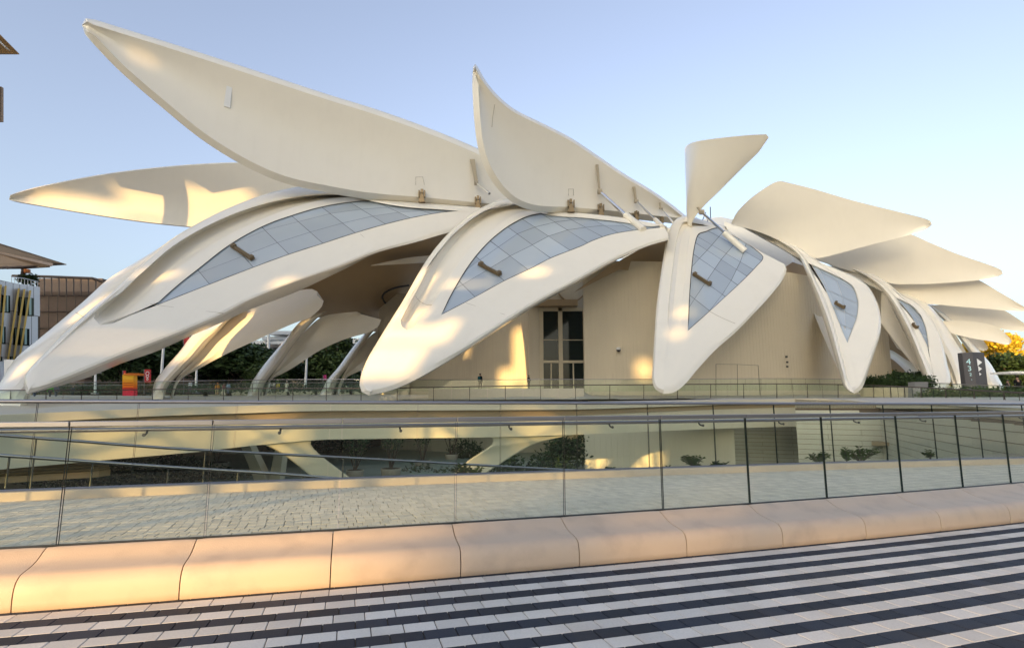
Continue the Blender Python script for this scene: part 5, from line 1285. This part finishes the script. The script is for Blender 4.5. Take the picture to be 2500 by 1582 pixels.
# leafy sprigs just behind the kerb of the path
def sprig(x, yt, yb, D, wpx, label, seed, n=7):
    rg = random.Random(seed); root = thing('leafy_plant', label, 'plant', pt(x, yb, D), 'leafy plants behind the path kerb')
    H_ = (yb - yt) / FPX * D; W_ = wpx / FPX * D; mb = MB(); lv = MB()
    for k in range(n):
        a = rg.uniform(-1, 1); tip = Vector((a * W_ / 2, rg.uniform(-.2, .2), H_ * rg.uniform(.45, 1.0))); mid = tip * .5 + Vector((0, 0, .1 * H_))
        P_ = [Vector((0, 0, -.5)), Vector((0,0,0)), mid, tip]; mb.tube(P_, [.012, .01, .007, .003], 5)
        for q in range(9):
            t = .3 + .7 * q / 8; e = mid.lerp(tip, (t - .5) * 2) if t > .5 else P_[1].lerp(mid, t * 2)
            for sd in (-1, 1):
                d = Vector((sd * rg.uniform(.5, 1), rg.uniform(-.6, .6), rg.uniform(-.1, .5))).normalized(); L = .085 * rg.uniform(.7, 1.3); u = d.cross(Vector((0, .8, .6))).normalized() * L * .17
                lv.add([e, e + d * L * .5 + u, e + d * L, e + d * L * .5 - u], [(0, 1, 2, 3)])
    mb.build('stem', M['bark'], root); lv.build('leaves', M['leaf'], root, recalc=False)
for k, (x, yt, yb, D, w_, lab) in enumerate(((1128,1130,1166,10.4,36,'leafy plant in front of the sunlit splayed leg, left of the glass joint'), (1158,1140,1166,10.5,34,'leafy plant in front of the sunlit splayed leg, right of the glass joint'), (1697,1114,1146,11.8,52,'bushiest leafy plant before the basement wall'), (1752,1126,1144,12,26,'small leafy plant right of the bushiest one'), (1632,1138,1150,11.6,18,'tiny leafy tip left of the bushiest plant'),
        (1572,1144,1152,11.4,26,'row of low leafy tips by the ribbed basement wall'), (1492,1141,1154,11.2,20,'leafy tips just right of the sunlit wall patch'), (1998,1104,1133,12.6,58,'spreading leafy plant before the facing court wall'), (2102,1092,1130,12.8,84,'widest leafy plant at the inner corner of the court'), (2272,1096,1122,13.4,26,'small leafy plant on the right court wall'), (2068,1098,1130,12.6,30,'upright leafy plant left of the widest one'))):
    sprig(x, yt, yb, D, w_, lab, 70 + k, max(3, int(w_ / 5)))
# ================================================================== direction sign
def text_obj(name, s, size, loc, ax, up, mt, parent, ext=.01):
    cu = bpy.data.curves.new(name, 'FONT'); cu.body = s; cu.size = size; cu.extrude = ext; cu.align_x = 'CENTER'; cu.align_y = 'CENTER'; cu.resolution_u = 3
    t = bpy.data.objects.new('tmp', cu); COL.objects.link(t); bpy.context.view_layer.update()
    me = bpy.data.meshes.new_from_object(t.evaluated_get(bpy.context.evaluated_depsgraph_get())); bpy.data.objects.remove(t)
    me.name = name; me.materials.clear(); me.materials.append(mt)
    o = link(name, me); ax = Vector(ax).normalized(); up = Vector(up).normalized(); n = ax.cross(up)
    m_ = Matrix((ax, up, n)).transposed().to_4x4(); m_.translation = Vector(loc); me.transform(m_); o.parent = parent
    o.matrix_parent_inverse = parent.matrix_world.inverted() if False else Matrix.Translation(-parent.location); return o
SG = 47.0
e0, e1, e2 = Vector(pt(2361, 966, SG + .5)), Vector(pt(2387, 966, SG)), Vector(pt(2415, 966, SG + .35))
ztp = pt(2386, 858, SG)[2]
sign = thing('direction_sign', 'dark grey two-faced pylon sign with numbers 4 3 2 1 and white arrows', 'sign', (e1.x, e1.y, e1.z - .6))
mb = MB(); z0 = e1.z - .6; bk = Vector((0, .7, 0)); base = [Vector((p.x, p.y, z0)) for p in (e0, e1, e2)] + [Vector((e2.x, e2.y + .5, z0)), Vector((e0.x, e0.y + .5, z0))]
sb = adopt(mb.prism(base, (0, 0, ztp - z0)).build('sign_body', M['pylon']), sign)
WHITE_E = mat('sign_white', (.85, .85, .82), .5)
CY = mat('sign_digit', (.55, .85, .88), .5)
def onface(pa, pb, t, z, off=.02):
    d = (pb - pa); d.z = 0; L = d.length; d.normalize(); n = Vector((d.y, -d.x, 0)); p = pa + d * L * t + n * off; p.z = z; return p, d
for ch, y, sz, t in (('4', 882, .68, .52), ('3', 899, .60, .55), ('2', 913.5, .36, .58), ('1', 926.5, .18, .62)):
    p, d = onface(e0, e1, t, pt(2375, y, SG)[2]); text_obj('digit', ch, sz, p, d, (0, 0, 1), CY, sign)
for y, h, t in ((883, .62, .50), (899, .46, .47), (912.5, .26, .44)):
    p, d = onface(e1, e2, t, pt(2400, y, SG)[2]); w_ = h * .9; up = Vector((0, 0, 1)); n = Vector((d.y, -d.x, 0))
    adopt(MB().prism([p - d * w_ / 2 - up * h / 2, p + d * w_ / 2, p - d * w_ / 2 + up * h / 2], n * .012).build('arrow', WHITE_E), sign)
# ================================================================== orange pylon at the left
gr = bpy.data.materials.new('pylon_gradient'); gr.use_nodes = True; t = gr.node_tree; b = t.nodes['Principled BSDF']; b.inputs['Roughness'].default_value = .5
tc = t.nodes.new('ShaderNodeTexCoord'); sx = t.nodes.new('ShaderNodeSeparateXYZ'); rp = t.nodes.new('ShaderNodeValToRGB')
t.links.new(tc.outputs['Generated'], sx.inputs[0]); t.links.new(sx.outputs[2], rp.inputs[0]); t.links.new(rp.outputs[0], b.inputs['Base Color'])
rp.color_ramp.elements[0].color = (.95, .02, .10, 1); rp.color_ramp.elements[1].color = (1, .58, .04, 1); rp.color_ramp.elements[1].position = .85
e = rp.color_ramp.elements.new(.33); e.color = (.85, .03, .05, 1); e = rp.color_ramp.elements.new(.40); e.color = (1, .20, .012, 1); e = rp.color_ramp.elements.new(.62); e.color = (1, .38, .015, 1)
PD = 58
pl = thing('info_pylon', 'bright orange-to-red information pylon with a flat cap', 'sign', pt(313, 965, PD))
adopt(slab(MB(), 299, 326, 915, 966, PD, PD, .6).build('panel', gr), pl); adopt(slab(MB(), 302, 338, 911, 916, PD - .1, PD - .1, .9).build('cap', M['orange']), pl)
for y in (934, 940, 947): adopt(slab(MB(), 301, 325, y, y + 1, PD - .03, PD - .03, .02).build('print_line', M['red']), pl)
# banners
def banner(x0, x1, y0, y1, D, label, mt, mark=False):
    r_ = thing('banner', label, 'banner', pt((x0+x1)/2, y1, D)); adopt(slab(MB(), x0, x1, y0, y1, D, D, .08).build('cloth', mt), r_)
    adopt(MB().tube([Vector(pt(x0, y0, D)), Vector(pt(x0, 962, D))], .05, 6).build('pole', M['grey']), r_)
    if mark:
        for k in range(3):
            c = Vector(pt((x0+x1)/2, y0 + (y1-y0)*(.3+.22*k), D - .05)); rr = (x1-x0)*.26/FPX*D*(1 - .25*k); adopt(MB().tube([c + Vector((math.cos(a)*rr, 0, math.sin(a)*rr)) for a in np.linspace(0, 6.28, 12)], .05, 4).build('printed_ring', M['white']), r_)
banner(352, 368, 902, 934, 86, 'red banner with white rings right of the orange pylon', M['red'], True)
banner(448, 462, 822, 842, 96, 'red flag high between the left-hand leg and the third leg', M['red'])
banner(300, 307, 905, 920, 90, 'narrow dark red banner behind the orange pylon', M['red'])
banner(789, 797, 915, 928, 100, 'small magenta banner left of the fifth leg', mat('magenta', (.4, .02, .15), .6))
tag(slab(MB(), 330, 366, 862, 884, 112, 112, 3).build('awning', M['green']), 'bright green awning behind the trees at the left', 'awning')
# lamp posts
def post(x, y0, y1, D, wpx, label, lean=0):
    r_ = thing('lamp_post', label, 'lamp post', pt(x, y1, D), 'grey posts behind the far legs'); a, b = Vector(pt(x, y1, D)), Vector(pt(x + lean, y0, D)); w_ = wpx / FPX * D / 2
    adopt(MB().tube([a, b], [w_, w_ * .8], 8).build('pole', M['white_clad'], smooth=60), r_); adopt(MB().box(b + Vector((.4, 0, .1)), (1.0, .3, .15)).build('lamp_head', M['grey']), r_); adopt(MB().box(a + Vector((0, 0, .1)), (w_ * 4, w_ * 4, .2)).build('base_plate', M['grey']), r_)
post(391, 846, 962, 98, 7, 'grey lamp post between the orange pylon and the third leg', 8); post(478, 890, 960, 100, 6, 'pale post right of the third leg foot', 2); post(232, 912, 962, 90, 6, 'pale post under the left-hand leg', 1); post(745, 872, 955, 104, 6, 'pale post between the fourth and fifth legs', 4)
post(655, 800, 935, 130, 8, 'thick pale column of the canopied building', 1); post(617, 825, 935, 132, 6, 'thin pale column left of the canopied building', 2); post(882, 895, 955, 100, 3, 'thin pale pole left of the central leg tip', 1)
# ================================================================== buildings
def V(x, y, D): return Vector(pt(x, y, D))
# white block with golden fins
wb = thing('white_building', 'white panelled building with golden vertical fins at the far left', 'building', pt(50, 960, 112))
DB = Plane((0, 800, 104), (102, 800, 114), (60, 700, 109))
def Q(x, y, o=0.): return Vector(pt(x, y, DB(x, y) + o))
def quadbox(mb, x0, x1, yt0, yt1, yb0, yb1, o0, o1):
    mb.hexa([Q(x0, yb0, o0), Q(x1, yb1, o0), Q(x1, yb1, o1), Q(x0, yb0, o1)], [Q(x0, yt0, o0), Q(x1, yt1, o0), Q(x1, yt1, o1), Q(x0, yt0, o1)]); return mb
adopt(quadbox(MB(), -60, 97, 672, 704, 940, 940, .3, 14).build('wall', M['joint']), wb)
# panels between joints; rows follow the sloping joint lines
rowsY = [((-60, 676), (102, 701)), ((-60, 742), (92, 772)), ((-60, 832), (85, 844)), ((-60, 872), (78, 874)), ((-60, 935), (70, 935))]
def yl(k, x): (xa, ya), (xb, yb) = rowsY[k]; return ya + (yb - ya) * (x - xa) / (xb - xa)
colsX = [-60, -30, -6, 14, 32, 48, 66, 82, 98]
for k in range(4):
    for j in range(len(colsX) - 1):
        a, b = colsX[j] - k * 5, colsX[j+1] - k * 5
        quadbox(mb := MB(), a + .5, b - .5, yl(k, a) + .6, yl(k, b) + .6, yl(k+1, a) - .6, yl(k+1, b) - .6, 0, .28); adopt(mb.build('facade_panel', M['white_clad']), wb)
for x0, x1, y0, y1 in ((-4,25,719,762),(44,83,725,770),(-12,14,795,838),(32,72,800,842),(-20,6,868,880),(24,60,870,880)):
    fr_ = adopt(quadbox(MB(), x0, x1, y0, y0 + 3, y1, y1 + 2, -.12, .1).build('window', M['dark_glass']), wb)
    for q in (.12, .45, .7):
        o = quadbox(MB(), x0 + (x1-x0)*q, x0 + (x1-x0)*(q+.14), y0 + 2, y0 + 3, y1 - 1, y1 - 1, -.16, -.1).build('pane', mat('pale_pane', (.35,.5,.47), .2)); o.parent = fr_
for xt, xb, yt, yb in ((2,-12,695,880),(14,-2,698,881),(46,20,704,877),(60,34,706,877),(74,48,709,873)):
    mb = MB(); mb.hexa([Q(xb - 2.6, yb, -.9), Q(xb + 2.6, yb, -.9), Q(xb + 2.6, yb, -.3), Q(xb - 2.6, yb, -.3)], [Q(xt - 2.6, yt, -.9), Q(xt + 2.6, yt, -.9), Q(xt + 2.6, yt, -.3), Q(xt - 2.6, yt, -.3)])
    adopt(mb.build('golden_fin', M['gold']), wb)
mb = MB(); mb.tube([Q(28, 676, .5), Q(60, 680, .5), Q(92, 688, .5)], .07, 5)
for k in range(9): x = 28 + k * 8; mb.tube([Q(x, 676 + (x - 28) * .19, .5), Q(x, 690 + (x - 28) * .17, .5)], .05, 4)
adopt(mb.build('roof_railing', M['white']), wb)
adopt(slab(MB(), 10, 40, 878, 925, 100, 100, 3).build('entrance_block', M['white']), wb)
# brown mesh building
bb_ = thing('mesh_building', 'brown building wrapped in metal mesh with an open roof frame', 'building', pt(170, 960, 135))
adopt(slab(MB(), 60, 300, 712, 960, 136, 142, 18).build('wall', M['brown_mesh']), bb_)
adopt(slab(MB(), 92, 250, 680, 712, 150, 152, 6).build('roof_structure', M['brown_mesh']), bb_)
for k in range(5): adopt(slab(MB(), 60, 300, 719 + 40 * k, 721 + 40 * k, 135.6, 141.6, .3).build('floor_band', M['brown_frame']), bb_)
for x in range(88, 300, 18): adopt(slab(MB(), x, x + 1.2, 676 + max(0, x - 225) * .35, 722, 135.5, 135.5, .3).build('roof_frame_post', M['brown_frame']), bb_)
for x in range(95, 300, 22): adopt(slab(MB(), x, x + 1, 722, 940, 135.7, 135.7, .2).build('mesh_seam', M['brown_frame']), bb_)
adopt(MB().tube([V(30, 674, 135), V(120, 676, 135), V(226, 680, 135), V(255, 690, 136)], .35, 5).build('roof_beam', M['brown_frame']), bb_)
# wide solar canopy on a mast above the white building
cn = thing('solar_canopy', 'broad dark solar canopy on a mast above the white building', 'canopy', pt(55, 690, 120))
mb = MB(); mb.hexa([V(-120, 612, 118), V(-30, 590, 118), V(162, 647, 118), V(80, 652, 132)], [V(-120, 606, 118), V(-30, 585, 118), V(163, 645.5, 118), V(80, 646, 132)]); adopt(mb.build('canopy_top', M['canopy']), cn)
mb = MB(); mb.hexa([V(-100, 652, 110), V(-40, 610, 112), V(128, 650, 116), V(100, 653, 116)], [V(-100, 646, 110), V(-40, 606, 112), V(130, 643, 117), V(100, 648, 117)]); adopt(mb.build('edge_beam', M['tan']), cn)
mb = MB(); mb.hexa([V(-100, 658, 113), V(-40, 622, 113), V(122, 653, 118), V(60, 657, 118)], [V(-100, 650, 113), V(-40, 616, 113), V(122, 649, 118), V(60, 652, 118)]); adopt(mb.build('soffit_panel', M['brown_frame']), cn)
for k in range(4):
    adopt(MB().tube([V(-20 + k * 12, 655, 112), V(60 + k * 18, 648, 117)], .22, 4).build('soffit_beam', M['brown_frame']), cn)
adopt(MB().tube([V(54, 690, 119), V(59, 650, 119)], .45, 8).build('mast', M['brown_frame']), cn)
adopt(slab(MB(), 58, 69, 657, 666, 118.5, 118.5, .6).build('lantern', M['orange']), cn)
sr = leaf_cloud('shrub', [tuple(V(x, 682, 118)) + (1.0, .7) for x in (56, 66, 74, 80)], 900, .35, M['leaf_dark'], None, 61); tag(sr, 'dark rooftop shrub below the canopy mast', 'shrub')
# tip of a nearer canopy at the upper left
c2_ = thing('solar_canopy', 'tip of a nearer brown timber canopy at the upper left edge', 'canopy', pt(-60, 140, 60))
mb = MB(); mb.hexa([V(-220, 126, 56), V(-60, 30, 56), V(47, 134, 60), V(-40, 134, 68)], [V(-220, 120, 56), V(-60, 24, 56), V(47.5, 132.5, 60), V(-40, 128, 68)]); adopt(mb.build('canopy_top', M['timber']), c2_)
mb = MB(); mb.hexa([V(-60, 44, 55.8), V(-60, 52, 55.8), V(27, 131, 59.8), V(32, 131, 59.8)], [V(-60, 43, 56.5), V(-60, 51, 56.5), V(27, 130, 60.4), V(32, 130, 60.4)]); adopt(mb.build('edge_beam', M['white_clad']), c2_)
mb = MB(); mb.hexa([V(-200, 132, 57), V(-60, 60, 57), V(24, 131, 60), V(-40, 133, 66)], [V(-200, 128, 57), V(-60, 56, 57), V(24, 129, 60), V(-40, 130, 66)]); adopt(mb.build('soffit_panel', M['canopy']), c2_)
adopt(MB().tube([V(-60, 990, 62), V(-70, 140, 62)], .9, 10).build('mast', M['canopy']), c2_)
tag(slab(MB(), -90, 3.0, 212, 296, 64, 64, .3).build('tower_block', M['tan']), 'sliver of an orange-brown tower at the left edge', 'building')
# glazed building with canopy roofs in the gap between the far legs
gb = thing('glazed_building', 'glazed building with decks and translucent canopies between the third and fifth legs', 'building', pt(640, 950, 150))
adopt(slab(MB(), 560, 760, 832, 950, 152, 152, 16).build('wall', M['tan']), gb)
for k, (y0, y1) in enumerate(((836, 858), (871, 880))):
    for j in range(11):
        x = 606 + j * 13; adopt(slab(MB(), x, x + 11, y0, y1, 151.6, 151.6, .2).build('window', mat('sky_pane%d' % k, (.22, .36, .42), .08, .9) if j == 0 and k == 0 else bpy.data.materials.get('sky_pane0')), gb)
for y in (846, 861): adopt(slab(MB(), 580, 760, y, y + 6, 149, 149, 2.4).build('deck', M['grey']), gb)
for j, (y, x0, x1) in enumerate(((808, 655, 740), (822, 640, 720), (832, 620, 745))): adopt(slab(MB(), x0, x1, y, y + 8, 140, 146, 8).build('roof_canopy', M['white_clad']), gb)
for x in (640, 668, 700): adopt(slab(MB(), x, x + 1, 848, 868, 148.8, 148.8, .2).build('railing_post', M['brown_frame']), gb)
adopt(slab(MB(), 840, 900, 826, 838, 138, 140, 8).build('roof_canopy', M['white_clad']), gb)
tb = thing('tan_building', 'tan building with a yellow sign strip behind the fourth leg', 'building', pt(765, 950, 150))
adopt(slab(MB(), 748, 800, 858, 950, 144, 144, 12).build('wall', M['tan']), tb); adopt(slab(MB(), 778, 792, 852, 905, 143, 143, .4).build('sign_strip', mat('yellow', (.45, .38, .04), .6)), tb)
for x in (756, 768): adopt(slab(MB(), x, x + .8, 862, 930, 143.6, 143.6, .3).build('pilaster', M['brown_frame']), tb)
rb = thing('brick_building', 'red-brown low building behind the orange pylon', 'building', pt(260, 955, 120)); adopt(slab(MB(), 205, 470, 868, 960, 124, 128, 12).build('wall', M['brown_mesh']), rb)
for k in range(2): adopt(slab(MB(), 205, 320, 920 + 8 * k, 922 + 8 * k, 123.5, 124.5, .4).build('ledge', M['tan']), rb)
for j in range(8): adopt(slab(MB(), 215 + j * 24, 227 + j * 24, 895, 912, 123.6, 124.4, .3).build('window', M['dark_glass']), rb)
bw = MB()
gh = hedge('long low hedge along the forecourt behind the far legs', -60, 900, 938, 958, 96, 96, 6000, M['leaf_dark'], .3, 2.0, 14)
# ================================================================== unseen screen added behind the viewer; its openings shape the sun patches
RY = -120.0
def open_for(x0, x1, y0, y1, D0, D1=None):
    """opening cut in the added screen so that sun falls on a given stretch"""
    D1 = D0 if D1 is None else D1; q = []
    for x, D in ((x0, D0), (x1, D1)):
        for y in (y0, y1):
            p = Vector(pt(x, y, D)); t = (p.y - RY) / SUNDIR.y; p = p - SUNDIR * t; q.append((p.x, p.z))
    return (min(a for a, b in q), max(a for a, b in q), min(b for a, b in q), max(b for a, b in q))
OPEN = [(-87, -73.5, 13.5, 18.7),                                   # bench, path and kerb at the left
        open_for(-40, 330, 1010, 1140, 18.6, 21.4), open_for(420, 470, 1020, 1100, 22.2), open_for(590, 680, 1000, 1100, 23.6), open_for(1215, 1325, 995, 1150, 25.5), open_for(1430, 1500, 1105, 1160, 43),
        open_for(1655, 1790, 1200, 1330, 7.6, 7.9), (-70.2, -63, 16.6, 17.75),
        open_for(760, 1010, 830, 925, 48), open_for(860, 1060, 790, 840, 51), open_for(960, 1035, 745, 790, 53), open_for(1080, 1120, 780, 850, 52), open_for(1085, 1200, 690, 705, 57),
        open_for(150, 420, 806, 812, 48), open_for(120, 330, 842, 849, 47), open_for(250, 300, 730, 755, 54), open_for(620, 660, 655, 690, 55), open_for(990, 1030, 545, 552, 63), open_for(1280, 1340, 655, 680, 58),
        open_for(470, 640, 755, 900, 66, 68), open_for(640, 700, 750, 770, 67), open_for(700, 760, 840, 880, 80), open_for(640, 690, 855, 890, 77), open_for(740, 800, 800, 812, 81),
        open_for(25, 205, 458, 515, 72, 74), open_for(222, 300, 425, 490, 75), open_for(240, 340, 500, 535, 75), open_for(318, 345, 440, 485, 75), open_for(362, 425, 412, 540, 77), open_for(440, 475, 425, 450, 79), open_for(490, 530, 420, 520, 80),
        open_for(196, 216, 40, 70, 55), open_for(1700, 1840, 520, 560, 88), open_for(1553, 1592, 880, 925, 66), open_for(1230, 1300, 790, 930, 77), open_for(1180, 1240, 890, 940, 77),
        open_for(1550, 1575, 720, 740, 57), open_for(1640, 1680, 740, 765, 54), open_for(1640, 1670, 800, 830, 53), open_for(1000, 1180, 968, 978, 40), open_for(10, 60, 870, 920, 52), open_for(250, 330, 660, 700, 66)]
def screen_wall(x0, x1, z0, z1, y, th, openings):
    xs = sorted({x0, x1} | {v for o in openings for v in o[:2]}); zs = sorted({z0, z1} | {v for o in openings for v in o[2:]})
    mb = MB()
    for k in range(len(zs) - 1):
        run = None
        for i in range(len(xs)):
            solid = i < len(xs) - 1 and not any(o[0] <= (xs[i]+xs[i+1])/2 <= o[1] and o[2] <= (zs[k]+zs[k+1])/2 <= o[3] for o in openings)
            if solid and run is None: run = xs[i]
            if not solid and run is not None:
                mb.box(((run + xs[i]) / 2, y, (zs[k] + zs[k+1]) / 2), (xs[i] - run, th, zs[k+1] - zs[k])); run = None
    return mb
rbk = thing('shade_screen', 'tall pale unseen screen behind the viewer, added to block the sun and pierced for sun patches', 'building', (-150, RY, 0))
adopt(screen_wall(-300.0, -43.0, -.1, 74, RY, .5, OPEN).build('wall', M['ribwall']), rbk)
# lattice gantry between the added screen and the bench
gan = thing('lattice_gantry', 'steel lattice gantry on the plaza behind the viewer, to the left', 'gantry', (-27, -12, 0))
mb = MB(); gx = [-40, -37.6, -35, -32.6, -30, -26, -23.4, -21, -18.6, -16.4, -14.6]
for xx in gx: mb.tube([Vector((xx, -12, 0)), Vector((xx, -12, 9))], .15, 6)
for k in range(4):
    z = 2.25 * k
    for a, b in zip(gx, gx[1:]): mb.tube([Vector((a, -12, z)), Vector((b, -12, z + 2.25))], .10, 5); mb.tube([Vector((b, -12, z)), Vector((a, -12, z + 2.25))], .10, 5)
adopt(mb.build('lattice', M['darksteel']), gan)
